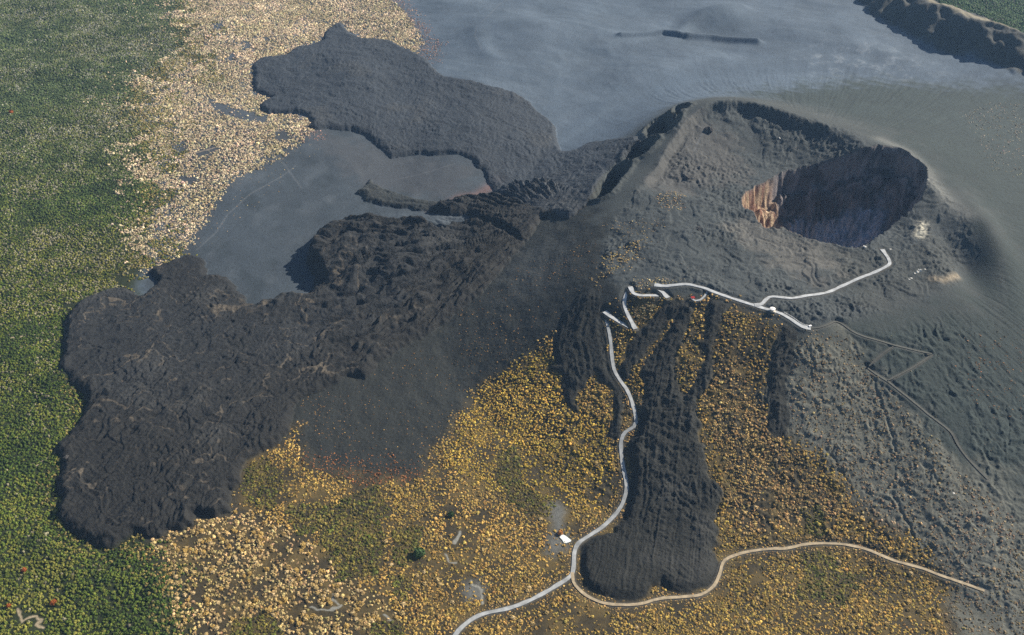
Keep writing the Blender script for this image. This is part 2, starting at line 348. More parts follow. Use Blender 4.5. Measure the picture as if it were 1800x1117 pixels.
pd0 = np.full(X.shape, 40, f32)
for (_, hw_, _, _), P in zip(PATHS, PW):
    d, _ = line_d(P, X, Y, 30); pd0 = np.minimum(pd0, d - hw_)
lava_any = np.full(X.shape, 80, f32); lava_id = np.full(X.shape, -1, np.int8)
THICK = {'west': 6.5, 'north': 6.5, 'tongue': 6, 'south': 5.5, 'southwest': 4, 'south_narrow': 3}
d_up = np.minimum(np.minimum(sd['west'], sd['north']), sd['tongue'])
lx = {}
for i, (k, d) in enumerate(sd.items()):
    S, A = flow_coords(COURSE[k], X, Y)
    wdt = {'west': 150, 'north': 170, 'tongue': 30, 'south': 70, 'southwest': 40, 'south_narrow': 14}[k]
    # folds bow downstream, and lie across the course
    bow = S - (A / wdt) ** 2 * wdt * .55 + mid * 16
    fold = ridged(bow / 9, A / 45, 80 + i, 2)
    lev = ridged(A / 15 + mid * .6, S / 190, 90 + i, 2)
    ins = (d < 0) & (lava_id < 0)
    if k in ('west', 'north', 'tongue'): d = np.where(d < 0, d_up, d)
    body = np.clip(-d / 9, 0, 1) ** .5
    if k in ('south', 'southwest', 'south_narrow'):
        body = body * (.22 + .78 * sstep(.25, .8, T))
    vrr = np.hypot(X - MX, Y - MY)
    calm = 1.0 if k in ('south', 'southwest', 'south_narrow') else (.38 + .45 * sstep(-.2, .3, broad)) * (1 - .5 * sstep(620, 420, vrr) * (k == 'west'))
    fold = fold * sstep(-.15, .45, fbm(X / 80, Y / 80, 300 + i, 2)) + .25 * ridged(bow / 5, A / 18, 310 + i, 1)
    lmp = .55 if k in ('south', 'southwest', 'south_narrow') else 1.0
    fold = fold * (1.5 if lmp < .9 else 1)
    h = THICK[k] * body + np.clip(-d / 12, 0, 1) * lmp * (fold * (1.9 if k != 'north' else .9) + lev * (2.2 if k != 'north' else .9) + (rough * 1.0 + spiky * .8 + fine * .7) * calm * (1 if lmp > .9 else .75) + mid * 2.2)
    if k in ('west', 'north'):
        tq = fbm(X / 95 + n1 * .12, Y / 110 + n2 * .12, 320 + i, 3) * 5
        h += np.clip(-d / 12, 0, 1) * ((np.floor(tq) + sstep(.42, .58, tq - np.floor(tq))) * 1.7 - tq * 1.0 + ridged(A / 30 + mid * 1.1, S / 330, 330 + i, 3) * (2.6 if k == 'west' else 1.4))
    if k == 'west':
        up = sstep(640, 760, S) if False else sstep(330, 90, S)
        ang = np.arctan2(Y - MY, X - MX); rr = np.hypot(X - MX, Y - MY)
        strk = ridged(ang * 24 + mid * .9 + n1 * .15, rr / 110, 96, 2)
        chan = ridged(ang * 11 + mid * .8, rr / 160, 99, 2)
        big = ridged(X / 38 + mid * 1.2, Y / 46 + n1 * .3, 97, 3)
        near_v = sstep(640, 380, rr) * sstep(40, 150, rr)
        h = h * (1 - .45 * near_v) + near_v * (strk * 9 + chan * 9) * np.clip(-d / 20, 0, 1)
        mess = sstep(520, 250, S) * sstep(0, 150, S)
        h += mess * (big * 2.2) * np.clip(-d / 15, 0, 1)
    h += np.clip(-d / 12, 0, 1) * ridged(A / (8 if lmp < .9 else 15) + mid * .6, S / (150 if lmp < .9 else 260), 350 + i, 2) * (1.3 if lmp < .9 else 1.6 if k == 'west' else .35)
    if lmp < .9: h = h * sstep(1, 16, pd0)
    z += np.where(ins, h, 0)
    new = ins & (lava_id < 0)
    lava_id[new] = i
    lava_any = np.minimum(lava_any, d)
hx0 = float(HUMP[:, 0].min())
hump_b = np.clip(-sd_hump / (12 + 85 * sstep(10, 150, X - hx0)), 0, 1)
hump_b = hump_b * hump_b * (3 - 2 * hump_b)
ang = np.arctan2(Y - MY, X - MX); rr = np.hypot(X - MX, Y - MY)
z += hump_b * 17 * sstep(60, 330, rr)
for al in ALCOVE:
    d = sdf(al, Xc, Yc, 40)
    z -= 16 * sstep(0, -8, d)
z += hump_b * (ridged(ang * 30 + mid * 1.4, rr / 90, 101, 2) * 5.5 + ridged(X / 34, Y / 44, 104, 3) * 2)

# fissure craters on the shoulder
rimf = 0
for d, dep in zip(sd_f, (48, 40, 40, 26)):
    zz = sstep(0, -15, d)
    z -= dep * zz * (.75 + .25 * np.clip(-d / 30, 0, 1))
    z += 6 * np.exp(-(np.clip(d, 0, 99) / 9) ** 2) * (d > 0)
# the great pit
pcx, pcy = PITW.mean(0); PTH = np.arctan2(Y - pcy, X - pcx)
pd = np.clip(-sd_pit, 0, 260)
ledge = ridged(pd / 34, PTH * 3, 112, 2) * 6
z -= np.where(sd_pit < 0, 30 * sstep(0, 9, pd) + 118 * (1 - np.exp(-(np.clip(pd + 5 * np.sin((pd + mid * 14 + n1 * 3) * .19), 0, 300) / 50) ** 1.3)) , 0)
z += np.where(sd_pit < 0, sstep(3, 14, pd) * sstep(150, 60, pd) * (ridged(PTH * 7 + mid * .7, pd / 80, 114, 3) * 11 + ledge * .9 + rough * 4.5 + fine * 2), 0)
z += np.where(sd_pit < 0, sstep(60, 120, pd) * (mid * 5 + rough * 2), 0)
z += 3 * np.exp(-(np.clip(sd_pit, 0, 90) / 22) ** 2) * (sd_pit > 0)

# forest floor and scrub floor
z += sstep(10, -30, sd_g) * (fbm(X / 90, Y / 90, 120, 3) * 7 + ridged((X * .8 - Y * .5) / 120, (X + Y) / 500, 121, 2) * 5)

# lay the paths: a bench cut at the path's own smooth height
zs0 = z.copy()
path_m = np.full(X.shape, 40, f32); PZ = []
for (nm, hwid, _, _), P in zip(PATHS, PW):
    pz = grid_sample(zs0, P[:, 0], P[:, 1])
    k = np.ones(11) / 11
    pz = np.convolve(np.concatenate([np.full(5, pz[0]), pz, np.full(5, pz[-1])]), k, 'valid')
    PZ.append(pz)
    d, si = line_d(P, X, Y, 26)
    zt = np.interp(si, np.arange(len(pz)), pz)
    w = sstep(hwid + 7, hwid + 1.6, d)
    z = np.where(d < 25, z * (1 - w) + (zt - .5) * w, z)
    path_m = np.minimum(path_m, d - hwid)
Zg = z.astype(f32)

# ---------------------------------------------------------------- ground colours (mostly what the ground is made of, some light and haze painted in)
ALB = np.zeros(X.shape + (3,), f32)
ALB[:] = (.064, .088, .117)  # bluish ash; part of the far haze is put into this colour
def paint(mask, rgb):
    m = np.clip(mask, 0, 1)[..., None].astype(f32)
    ALB[:] = ALB * (1 - m) + np.array(rgb, f32) * m
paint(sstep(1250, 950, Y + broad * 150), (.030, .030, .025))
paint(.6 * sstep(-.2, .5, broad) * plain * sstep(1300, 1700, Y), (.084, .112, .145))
back = sstep(math.radians(20), math.radians(55), TH) * sstep(math.radians(165), math.radians(140), TH)
paint(sstep(1.15 - .55 * back, .75 - .5 * back, T + .12 * broad + .06 * mid), (.046, .053, .052))
stk = ridged((X * .35 + Y) / 46 + n1 * .15, (X - Y * .3) / 330 + mid * .2, 160, 3)
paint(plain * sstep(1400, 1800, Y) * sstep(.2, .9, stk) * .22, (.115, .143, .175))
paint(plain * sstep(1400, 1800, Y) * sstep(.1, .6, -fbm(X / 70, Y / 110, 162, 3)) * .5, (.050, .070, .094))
paint(area([(1195,65),(1215,25),(1290,10),(1330,40),(1300,70),(1230,75)], 40) * .5, (.060, .082, .105))
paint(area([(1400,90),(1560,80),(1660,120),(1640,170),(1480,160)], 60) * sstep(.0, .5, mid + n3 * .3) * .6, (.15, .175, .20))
paint(area([(320,250),(620,215),(880,280),(880,410),(580,440),(580,560),(420,580),(240,500),(300,440)], 24), (.040, .052, .064))
basin = area([(320,250),(620,215),(880,280),(880,410),(580,440),(580,560),(420,580),(240,500),(300,440)], 24)
paint(basin * sstep(.05, .5, fbm(X / 75, Y / 100, 192, 3)) * .6, (.066, .080, .094))
paint(basin * sstep(.05, .45, fbm(X / 60, Y / 90, 195, 3)) * .65, (.025, .034, .041))
paint(area([(540,230),(760,275),(840,300),(800,350),(640,330)], 30) * .6, (.058, .062, .068))
paint(area([(900,330),(1040,340),(1090,480),(1060,560),(1000,640),(900,730),(830,800),(760,880),(600,880),(480,800),(460,660),(600,600),(720,540),(860,420)], 25), (.0195, .022, .0205))
paint(area([(900,430),(1000,420),(980,500),(880,540)], 30) * .6, (.040, .044, .044))
paint(area([(1430,590),(1500,560),(1700,520),(1740,380),(1640,300),(1540,225),(1300,165),(1500,140),(1660,150),(1800,150),(2300,200),(2300,1200),(1700,1200),(1660,1000),(1560,720)], 80, 260, 50), (.024, .034, .033))
paint(area([(1400,590),(1490,590),(1570,700),(1700,840),(1850,980),(1850,1200),(1690,1200),(1650,1000),(1560,930),(1500,870),(1440,800),(1385,760),(1395,650)], 25), (.098, .100, .083))
paint(area([(1690,800),(1800,850),(1900,1200),(1700,1200),(1670,1040)], 30) * .7, (.085, .088, .075))
paint(plate, (.045, .053, .055))
paint(plate * area([(1300,380),(1400,415),(1480,440),(1500,470),(1430,500),(1330,450),(1270,400)], 20) * .9, (.092, .091, .083))
paint(plate * area([(1460,440),(1560,440),(1680,420),(1700,500),(1560,560),(1480,520)], 20) * .6, (.045, .050, .047))
paint(plate * area([(1150,230),(1220,190),(1290,230),(1330,300),(1200,330),(1130,330)], 25) * .5, (.085, .080, .074))
ln, _ = line_d(W([(1550,246),(1590,268),(1625,298),(1640,325),(1665,350),(1700,378)]), X, Y, 40)
paint(np.exp(-(ln / 15) ** 2) * .8, (.13, .135, .125))  # sunlit slope of the right rim painted in as a pale strip
ln, _ = line_d(W([(1600,318),(1612,316),(1624,317)]), X, Y, 40)
paint(np.exp(-(ln / 5) ** 2), (.7, .7, .66))
ln, _ = line_d(W([(1622,395),(1618,415)]), X, Y, 40)
paint(np.exp(-(ln / 9) ** 2) * sstep(-.2, .3, fine + .2), (.42, .40, .32))
ln, _ = line_d(W([(1640,490),(1660,494),(1682,488)]), X, Y, 40)
paint(np.exp(-(ln / 6) ** 2) * .8, (.25, .21, .15))  # lit crescent lip of the hollow painted in as a pale line
# caldera wall and the green slope behind it
wdn = wd + mid * 10
paint(sstep(-4, 20, wdn), (.045, .048, .045))
paint(sstep(95, 105, wdn) * sstep(135, 118, wdn), (.19, .17, .12))
# rust round the vents
rust = sstep(.15, .5, mid + .3 * n3) * (np.exp(-(np.hypot(X - MX, Y - MY) / 220) ** 2))
paint(rust * .38 * sstep(5, -5, lava_any), (.13, .070, .058))
d, _ = line_d(W([(765,372),(790,362),(810,350),(840,345),(880,318)]), X, Y, 60); paint(np.exp(-(d / 14) ** 2) * .5, (.16, .085, .07))
for k, c in (('west', (.0145, .0147, .0142)), ('north', (.028, .034, .042)), ('tongue', (.026, .030, .029)), ('south', (.0118, .0125, .0105)), ('southwest', (.0125, .0137, .012)), ('south_narrow', (.014, .015, .013))):
    m = sstep(1, -2, sd[k])
    paint(m * .93, c)
S_w, A_w = flow_coords(COURSE['west'], X, Y)
ridge_l = sstep(.90, .97, ridged(A_w / 55 + mid * 1.1, S_w / 150 + n1 * .12, 130, 1)) * sstep(-.3, .2, broad + n1 * .4) + .7 * sstep(.92, .98, ridged(X / 50 + mid, Y / 60 + n1 * .2, 132, 1)) * sstep(.0, .3, mid)
paint(sstep(0, -20, sd['west']) * sstep(300, 420, np.hypot(X - MX, Y - MY)) * ridge_l * .75, (.100, .084, .062))
lichen = sstep(.1, .5, broad + mid * .4)
paint(sstep(0, -10, lava_any) * lichen * .4, (.042, .043, .041))
# the pit: ochre and rose strata on the flank that faces the sun side, scree below painted pale for missing sky light
pitm = sstep(2, -2, sd_pit)
paint(pitm, (.055, .050, .056))
paint(pitm * sstep(38, 72, pd + 16 * n1 + 14 * mid), (.26, .30, .37))
paint(pitm * sstep(.25, .7, ridged(PTH * 9 + n1 * .4, pd / 70, 141, 2)) * sstep(30, 80, pd) * .7, (.32, .34, .40))
paint(pitm * sstep(.35, .8, ridged(pd / 11 + mid * .8, PTH * 2, 142, 1)) * sstep(75, 20, pd) * .7, (.20, .18, .18))
west_side = sstep(math.radians(62), math.radians(40), np.abs(((PTH - math.radians(185) + np.pi) % (2 * np.pi)) - np.pi))
strata = ridged(pd / 9 + n1 * .8, PTH * 12, 140, 2)
paint(pitm * west_side * sstep(110, 60, pd), (.175, .09, .06))
paint(pitm * west_side * sstep(110, 60, pd) * sstep(.25, .7, strata + fine * .8), (.42, .32, .21))
paint(pitm * west_side * sstep(.2, .6, mid + fine * .4) * sstep(60, 10, pd) * .85, (.26, .075, .035))
paint(sstep(1, -1, np.minimum(sd_f[2], sd_f[1])) * sstep(-2, -12, Y * 0 + X - 0) * 0, (.2, .15, .1))
# soils under plants
sd_yn = sdf(YNEARW, Xc, Yc, 80); sd_yf = sdf(YFARW, Xc, Yc, 80)
notl = sstep(-3, 3, lava_any)
paint(sstep(20, -20, sd_yn) * notl * .85, (.040, .031, .014))
paint(sstep(20, -20, sd_yn) * notl * sstep(-.15, .35, fbm(X / 38, Y / 38, 181, 3)) * .75, (.105, .076, .026))
paint(sstep(20, -20, sd_yn) * notl * sstep(.1, .5, fbm(X / 55, Y / 55, 183, 3)) * .6, (.018, .017, .012))
paint(sstep(20, -20, sd_yf) * notl * .7, (.045, .050, .055))
paint(sstep(15, -15, sd_g) * notl, (.016, .022, .007))
PALE = [[(965,888),(978,880),(995,900),(992,930),(1005,945),(992,965),(972,978),(958,965),(970,935)], [(812,1018),(845,1018),(850,1050),(820,1060),(808,1040)]]
for p in PALE: paint(area(p, 10, 60, 6) * notl, (.105, .108, .100))
WASH = [[(808,935),(802,950),(797,958)], [(783,975),(790,990),(802,993)], [(676,1080),(682,1090),(690,1092)], [(600,1065),(580,1075),(556,1072),(545,1066)], [(588,1045),(586,1055),(596,1062)], [(830,1020),(845,1035),(850,1060)]]
for p in WASH:
    d, _ = line_d(W(p), Xc, Yc, 20); paint(sstep(2.4, .8, d), (.20, .20, .175))
for p in [[(34,1073),(37,1088),(40,1092),(55,1085),(64,1086),(69,1095),(66,1102),(75,1107)], [(12,600),(60,590)], [(60,820),(98,800)]]:
    d, _ = line_d(W(p), Xc, Yc, 20); paint(sstep(2.8, .8, d), (.25, .21, .14))
BARE = [[(360,165),(385,180),(420,190),(468,205),(476,218),(440,215),(400,203),(372,190)], [(345,268),(372,258),(395,262),(370,272),(348,278)], [(375,50),(392,48),(398,60),(380,62)], [(300,255),(325,245),(330,262),(308,275)], [(480,240),(500,232),(505,250),(485,258)], [(430,75),(445,82),(425,95)], [(316,315),(328,308),(345,318),(330,328)], [(395,105),(408,95),(412,100),(400,112)]]
BAREW = [W(p) for p in BARE]
# thin sledge tracks on the ash
for p in [[(345,440),(380,410),(400,380),(440,345),(490,315),(520,290)], [(470,270),(500,290),(530,330)], [(700,310),(740,305),(800,292)], [(1240,215),(1228,240),(1222,255)], [(838,50),(835,65),(846,88)], [(845,40),(880,10),(930,-10)]]:
    d, _ = line_d(W(p), X, Y, 14); paint(sstep(2.6, 1.0, d) * .25, (.14, .15, .16))
for p in [[(270,275),(330,272),(400,258),(450,243),(500,235)], [(60,350),(150,325),(240,300)]]:
    d, _ = line_d(W(p), Xc, Yc, 14); paint(sstep(3.5, 1.5, d) * .8, (.28, .23, .17))
paint(sstep(3.0, .5, path_m) * .7, (.075, .072, .064))
rad = ridged(TH * 55 + mid * .35, R / 420, 190, 3)
ALB *= (1 + .22 * rad * sstep(.15, .5, T) * sstep(1.5, .9, T))[..., None]
ALB *= (1 + .16 * broad + .16 * mid + .16 * fine)[..., None]
ALB = np.clip(ALB, .004, .9)

# ---------------------------------------------------------------- materials
def mat(name, attr=None, col=(.5, .5, .5), rough=.9, nscale=.25, namp=.45, bscale=.6, bdist=.6, objrand=0, spec=.25):
    m = bpy.data.materials.new(name); m.use_nodes = True; nt = m.node_tree; N = nt.nodes; L = nt.links
    b = N['Principled BSDF']; b.inputs['Roughness'].default_value = rough; b.inputs['Specular IOR Level'].default_value = spec
    tc = N.new('ShaderNodeTexCoord')
    no = N.new('ShaderNodeTexNoise'); no.inputs['Scale'].default_value = nscale; no.inputs['Detail'].default_value = 6; no.inputs['Roughness'].default_value = .65
    L.new(tc.outputs['Object'], no.inputs['Vector'])
    mr = N.new('ShaderNodeMapRange'); mr.inputs['From Min'].default_value = .3; mr.inputs['From Max'].default_value = .7
    mr.inputs['To Min'].default_value = 1 - namp; mr.inputs['To Max'].default_value = 1 + namp
    L.new(no.outputs['Fac'], mr.inputs['Value'])
    mx = N.new('ShaderNodeVectorMath'); mx.operation = 'SCALE'
    if attr:
        a = N.new('ShaderNodeAttribute'); a.attribute_name = attr; L.new(a.outputs['Color'], mx.inputs[0])
    else: mx.inputs[0].default_value = col
    L.new(mr.outputs['Result'], mx.inputs['Scale'])
    out = mx.outputs['Vector']
    if objrand:
        oi = N.new('ShaderNodeObjectInfo'); m2 = N.new('ShaderNodeMapRange'); m2.inputs['To Min'].default_value = 1 - objrand; m2.inputs['To Max'].default_value = 1 + objrand
        L.new(oi.outputs['Random'], m2.inputs['Value']); m3 = N.new('ShaderNodeVectorMath'); m3.operation = 'SCALE'
        L.new(out, m3.inputs[0]); L.new(m2.outputs['Result'], m3.inputs['Scale']); out = m3.outputs['Vector']
    L.new(out, b.inputs['Base Color'])
    if bdist:
        n2_ = N.new('ShaderNodeTexNoise'); n2_.inputs['Scale'].default_value = bscale; n2_.inputs['Detail'].default_value = 5; n2_.inputs['Roughness'].default_value = .7
        L.new(tc.outputs['Object'], n2_.inputs['Vector'])
        bp = N.new('ShaderNodeBump'); bp.inputs['Strength'].default_value = 1; bp.inputs['Distance'].default_value = bdist
        L.new(n2_.outputs['Fac'], bp.inputs['Height']); L.new(bp.outputs['Normal'], b.inputs['Normal'])
    return m
M_ground = mat('ash_and_soil', 'alb', nscale=.35, namp=.22, bscale=.35, bdist=.9)
M_lava = mat('rubbly_lava', 'alb', nscale=.3, namp=.4, bscale=.22, bdist=2.4, rough=.85)
M_pit = mat('crater_rock', 'alb', nscale=.12, namp=.35, bscale=.15, bdist=3)
M_road = mat('pale_concrete', None, (.36, .378, .387), nscale=.12, namp=.3, bscale=1, bdist=.05)
M_paved = mat('worn_grey_paving', None, (.285, .30, .305), nscale=.1, namp=.35, bscale=1, bdist=.05)
M_track = mat('beige_dirt', None, (.33, .27, .18), nscale=.15, namp=.35, bscale=1, bdist=.15)
M_foot = mat('trodden_ash', None, (.078, .080, .070), nscale=.3, namp=.25, bscale=1, bdist=.15)
M_leaf = mat('scrub_leaf', 'alb', nscale=1.2, namp=.25, bdist=0, rough=.75)
M_leafi = mat('shrub_leaf', 'alb', nscale=1.2, namp=.25, bdist=0, rough=.75, objrand=.15)
M_bark = mat('bark', None, (.09, .065, .045), nscale=2, bscale=4, bdist=.05)
M_white = mat('white_paint', None, (.80, .79, .76), nscale=1, namp=.08, bdist=0, rough=.6)
M_cream = mat('cream_plaster', None, (.66, .60, .50), nscale=1, namp=.12, bdist=0, rough=.8)
M_dark = mat('dark_metal', None, (.03, .03, .035), nscale=1, namp=.2, bdist=0, rough=.5)
M_red = mat('red_paint', None, (.45, .03, .025), nscale=1, namp=.15, bdist=0, rough=.5)
M_wrock = mat('bleached_rock', None, (.62, .60, .54), nscale=.8, namp=.3, bscale=1.5, bdist=.4)
M_conc = mat('white_concrete', None, (.66, .70, .68), nscale=.6, namp=.18, bscale=2, bdist=.1)

def tag(o, label=None, cat=None, group=None, kind=None):
    if label: o['label'] = label
    if cat: o['category'] = cat
    if group: o['group'] = group
    if kind: o['kind'] = kind
    return o
def link(name, me, material, parent=None):
    o = bpy.data.objects.new(name, me); COL.objects.link(o); me.materials.append(material)
    if parent: o.parent = parent
    return o
def np_mesh(name, V, F, color=None, smooth=True, ctype='FLOAT_COLOR'):
    me = bpy.data.meshes.new(name); k = F.shape[1]
    me.vertices.add(len(V)); me.vertices.foreach_set('co', np.ascontiguousarray(V, f32).ravel())
    me.loops.add(F.size); me.loops.foreach_set('vertex_index', np.ascontiguousarray(F, np.int32).ravel())
    me.polygons.add(len(F)); me.polygons.foreach_set('loop_start', np.arange(0, F.size, k, dtype=np.int32))
    me.polygons.foreach_set('use_smooth', np.full(len(F), smooth))
    me.update(calc_edges=True)
    if color is not None:
        a = me.color_attributes.new('alb', ctype, 'POINT')
        c = np.ones((len(V), 4), f32); c[:, :3] = color
        a.data.foreach_set('color', c.ravel())
    return me

# ---------------------------------------------------------------- split the sheet into ground, lava flows and pit
region = np.zeros((NR, NC), np.int8)
region[lava_id >= 0] = lava_id[lava_id >= 0] + 1
region[sd_pit < 2] = 7
I = np.arange(NR * NC, dtype=np.int32).reshape(NR, NC)
Q = np.stack([I[:-1, :-1], I[:-1, 1:], I[1:, 1:], I[1:, :-1]], -1).reshape(-1, 4)
fr = np.maximum(np.maximum(region[:-1, :-1], region[:-1, 1:]), np.maximum(region[1:, 1:], region[1:, :-1])).ravel()
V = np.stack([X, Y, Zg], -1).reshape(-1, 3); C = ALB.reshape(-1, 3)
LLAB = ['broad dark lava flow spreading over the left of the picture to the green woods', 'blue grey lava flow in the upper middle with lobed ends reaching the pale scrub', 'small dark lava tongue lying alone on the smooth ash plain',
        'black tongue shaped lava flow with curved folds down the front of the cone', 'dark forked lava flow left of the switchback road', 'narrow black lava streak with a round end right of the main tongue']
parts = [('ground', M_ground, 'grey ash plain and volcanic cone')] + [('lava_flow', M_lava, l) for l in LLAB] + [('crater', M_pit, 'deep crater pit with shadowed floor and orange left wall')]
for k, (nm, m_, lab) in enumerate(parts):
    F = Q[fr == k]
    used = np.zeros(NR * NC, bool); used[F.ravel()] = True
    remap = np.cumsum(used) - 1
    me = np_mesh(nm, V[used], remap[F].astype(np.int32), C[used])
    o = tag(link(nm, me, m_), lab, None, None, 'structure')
del Q, fr

# ---------------------------------------------------------------- path ribbons
for (nm, hwid, _, lab), P, pz in zip(PATHS, PW, PZ):
    d = np.gradient(P, axis=0); d /= np.linalg.norm(d, axis=1)[:, None] + 1e-9
    nrm = np.stack([-d[:, 1], d[:, 0]], 1)
    wv = hwid * (1 + .20 * perlin(np.arange(len(P)) * .35, np.full(len(P), .3 + hwid), 150))
    if hwid > 2.8 and hwid < 3.3:       # little landings where the bends are
        for e in (0, -1):
            dd = np.hypot(*(P - P[e]).T); wv = wv * (1 + .55 * np.exp(-(dd / 8) ** 2))
    offs = np.array([-1, -.5, 0, .5, 1])
    wv = wv * .88; wv2 = wv * (1 + .22 * perlin(np.arange(len(P)) * .8, np.full(len(P), 7.3), 151))
    VV = np.zeros((len(P), 7, 3), f32)
    for j, q in enumerate([-1, -1, -.5, 0, .5, 1, 1]):
        VV[:, j, :2] = P + nrm * ((wv if q < 0 else wv2) * q)[:, None]
        VV[:, j, 2] = pz + (.45 if 0 < j < 6 else -1.0)
    n = len(P); J = np.arange(n * 7).reshape(n, 7)
    F = np.stack([J[:-1, :-1], J[1:, :-1], J[1:, 1:], J[:-1, 1:]], -1).reshape(-1, 4)[:, ::-1]
    me = np_mesh(nm, VV.reshape(-1, 3), F, None, False)
    tag(link(nm, me, M_track if nm == 'track' else M_paved if nm == 'road' else (M_foot if hwid < 1.6 else M_road)), lab, None, None, 'structure')

# ---------------------------------------------------------------- plants
def dome(seed, rings=3, seg=7, leaves=14, spread=1.0, hgt=.8):
    g = np.random.default_rng(seed); V = []; F = []
    for i in range(rings):
        a = i / rings * 1.35
        for j in range(seg):
            th = (j + .5 * (i % 2)) / seg * 2 * math.pi
            rr = math.cos(a) * (1 + g.uniform(-.3, .25)); zz = math.sin(a) * hgt * (1 + g.uniform(-.3, .25)) - (.12 if i == 0 else 0)
            V.append((rr * math.cos(th), rr * math.sin(th), zz))
    V.append((g.uniform(-.1, .1), g.uniform(-.1, .1), hgt)); top = len(V) - 1
    for i in range(rings - 1):
        for j in range(seg):
            a, b = i * seg + j, i * seg + (j + 1) % seg; c, d = a + seg, b + seg
            if i % 2: F += [(a, b, d), (a, d, c)]
            else: F += [(a, b, c), (b, d, c)]
    for j in range(seg): F.append(((rings - 1) * seg + j, (rings - 1) * seg + (j + 1) % seg, top))
    tone = [1 + g.uniform(-.15, .15) for _ in V]
    for _ in range(leaves):
        th = g.uniform(0, 2 * math.pi); a = math.asin(g.uniform(.05, 1)); q = g.uniform(.85, 1.12) * spread
        c = np.array([math.cos(a) * math.cos(th), math.cos(a) * math.sin(th), math.sin(a) * hgt]) * q
        e1 = g.normal(size=3); e1 /= np.linalg.norm(e1); e2 = np.cross(e1, c + g.normal(size=3) * .6); e2 /= np.linalg.norm(e2) + 1e-9
        sz = g.uniform(.18, .42); k = len(V)
        V += [tuple(c + e1 * sz), tuple(c - e1 * sz * .6 + e2 * sz * .7), tuple(c - e1 * sz * .6 - e2 * sz * .7)]
        t = g.uniform(.75, 1.35); tone += [t] * 3
        F.append((k, k + 1, k + 2))
    return np.array(V, f32), np.array(F, np.int32), np.array(tone, f32)
def clump(seed, n=3, leaves=7):
    g = np.random.default_rng(seed); Vs, Fs, Ts = [], [], []; b = 0
    for i in range(n):
        V0, F0, t0 = dome(seed * 11 + i, 2, 6, leaves, 1.05, g.uniform(.7, 1.15))
        r_ = (1, .72, .5, .4)[i] * g.uniform(.75, 1.0); a = g.uniform(0, 6.28); q = 0 if i == 0 else g.uniform(.55, 1.1)
        V0 = V0 * np.array([r_ * g.uniform(.8, 1.25), r_, r_], f32); V0[:, 0] += q * math.cos(a); V0[:, 1] += q * math.sin(a)
        Vs.append(V0); Fs.append(F0 + b); Ts.append(t0 * g.uniform(.8, 1.2)); b += len(V0)
    return np.concatenate(Vs), np.concatenate(Fs), np.concatenate(Ts)
def scatter_mesh(name, protos, px, py, pz, size, hs, colr):
    """many plants as ONE mesh (a mass that cannot be counted)"""
    Vs, Fs, Cs = [], [], []; base = 0; n = len(px)
    pick = rng.integers(0, len(protos), n); rot = rng.uniform(0, 2 * np.pi, n)
    for k, (V0, F0, t0) in enumerate(protos):
        m = np.nonzero(pick == k)[0]
        if not len(m): continue
        c, s_ = np.cos(rot[m]), np.sin(rot[m])
        vx = (V0[None, :, 0] * c[:, None] - V0[None, :, 1] * s_[:, None]) * size[m, None] + px[m, None]
        vy = (V0[None, :, 0] * s_[:, None] + V0[None, :, 1] * c[:, None]) * size[m, None] + py[m, None]
        vz = V0[None, :, 2] * (size[m] * hs[m])[:, None] + pz[m, None]
        Vs.append(np.stack([vx, vy, vz], -1).reshape(-1, 3).astype(f32))
        Fs.append((F0[None] + (np.arange(len(m)) * len(V0))[:, None, None] + base).reshape(-1, 3).astype(np.int32))
        Cs.append((colr[m][:, None, :] * t0[None, :, None]).reshape(-1, 3))
        base += len(m) * len(V0)
    return np_mesh(name, np.concatenate(Vs), np.concatenate(Fs), np.clip(np.concatenate(Cs), 0, 1), False)

def candidates(cell, ulo=-120, uhi=1920, vlo=-60, vhi=1210):
    gx = np.arange(-2100, 2100, cell); gy = np.arange(540, 3300, cell)
    x, y = np.meshgrid(gx, gy); x = x.ravel(); y = y.ravel()
    x = x + rng.uniform(-.9, .9, x.shape) * cell; y = y + rng.uniform(-.9, .9, y.shape) * cell
    u, v = project(x, y, 0)
    k = (u > ulo) & (u < uhi) & (v > vlo - 40) & (v < vhi + 60)
    x, y = x[k], y[k]
    zz = grid_sample(Zg, x, y); u, v = project(x, y, zz)
    k = (u > ulo) & (u < uhi) & (v > vlo) & (v < vhi)
    return x[k], y[k], zz[k], u[k], v[k]
def soft(pts, x, y, w=20, pad=80):
    return sstep(w, -w, sdf(np.asarray(pts), x, y, pad))
def clear_of(x, y):
    return (grid_sample(lava_any, x, y) > 1.5) & (grid_sample(path_m, x, y) > 1.0) & (grid_sample(sd_pit, x, y) > 3)

def green_share(x, y):
    """how much of the far margin between wood and straw scrub is wood: ragged patches on both sides of the line"""
    e = sdf(GREENW, x, y, 190)
    q = .5 - e / 230 + .75 * fbm(x / 75, y / 75, 231, 3) + .35 * fbm(x / 22, y / 22, 235, 2)
    return sstep(.32, .68, q) * (e < 185)
cx, cy, cz, cu, cv = candidates(2.9)
ok = clear_of(cx, cy)
cx, cy, cz, cu, cv = (a[ok] for a in (cx, cy, cz, cu, cv))
nA = perlin(cx / 45, cy / 45, 201); nB = fbm(cx / 17, cy / 17, 203, 3, .8) * 1.25; nC = fbm(cx / 140, cy / 140, 207, 2)
wx = cx + nA * 10; wy = cy + nB * 10
th, r_, r0_, r1_, _ = cone_t(cx, cy); tt = (r_ - r0_) / (r1_ - r0_)
den = np.zeros(len(cx)); tint = np.zeros((len(cx), 3)); sizeF = np.ones(len(cx)); tint[:] = (.34, .23, .085)
def put(mask, dens, color, sf=1.0, mode='max'):
    global den
    d = mask * dens
    t = d > den
    den = np.maximum(den, d)
    tint[t] = color; sizeF[t] = sf
def sh(pts, w=20, pad=80): return soft(W(pts), wx, wy, w, pad)
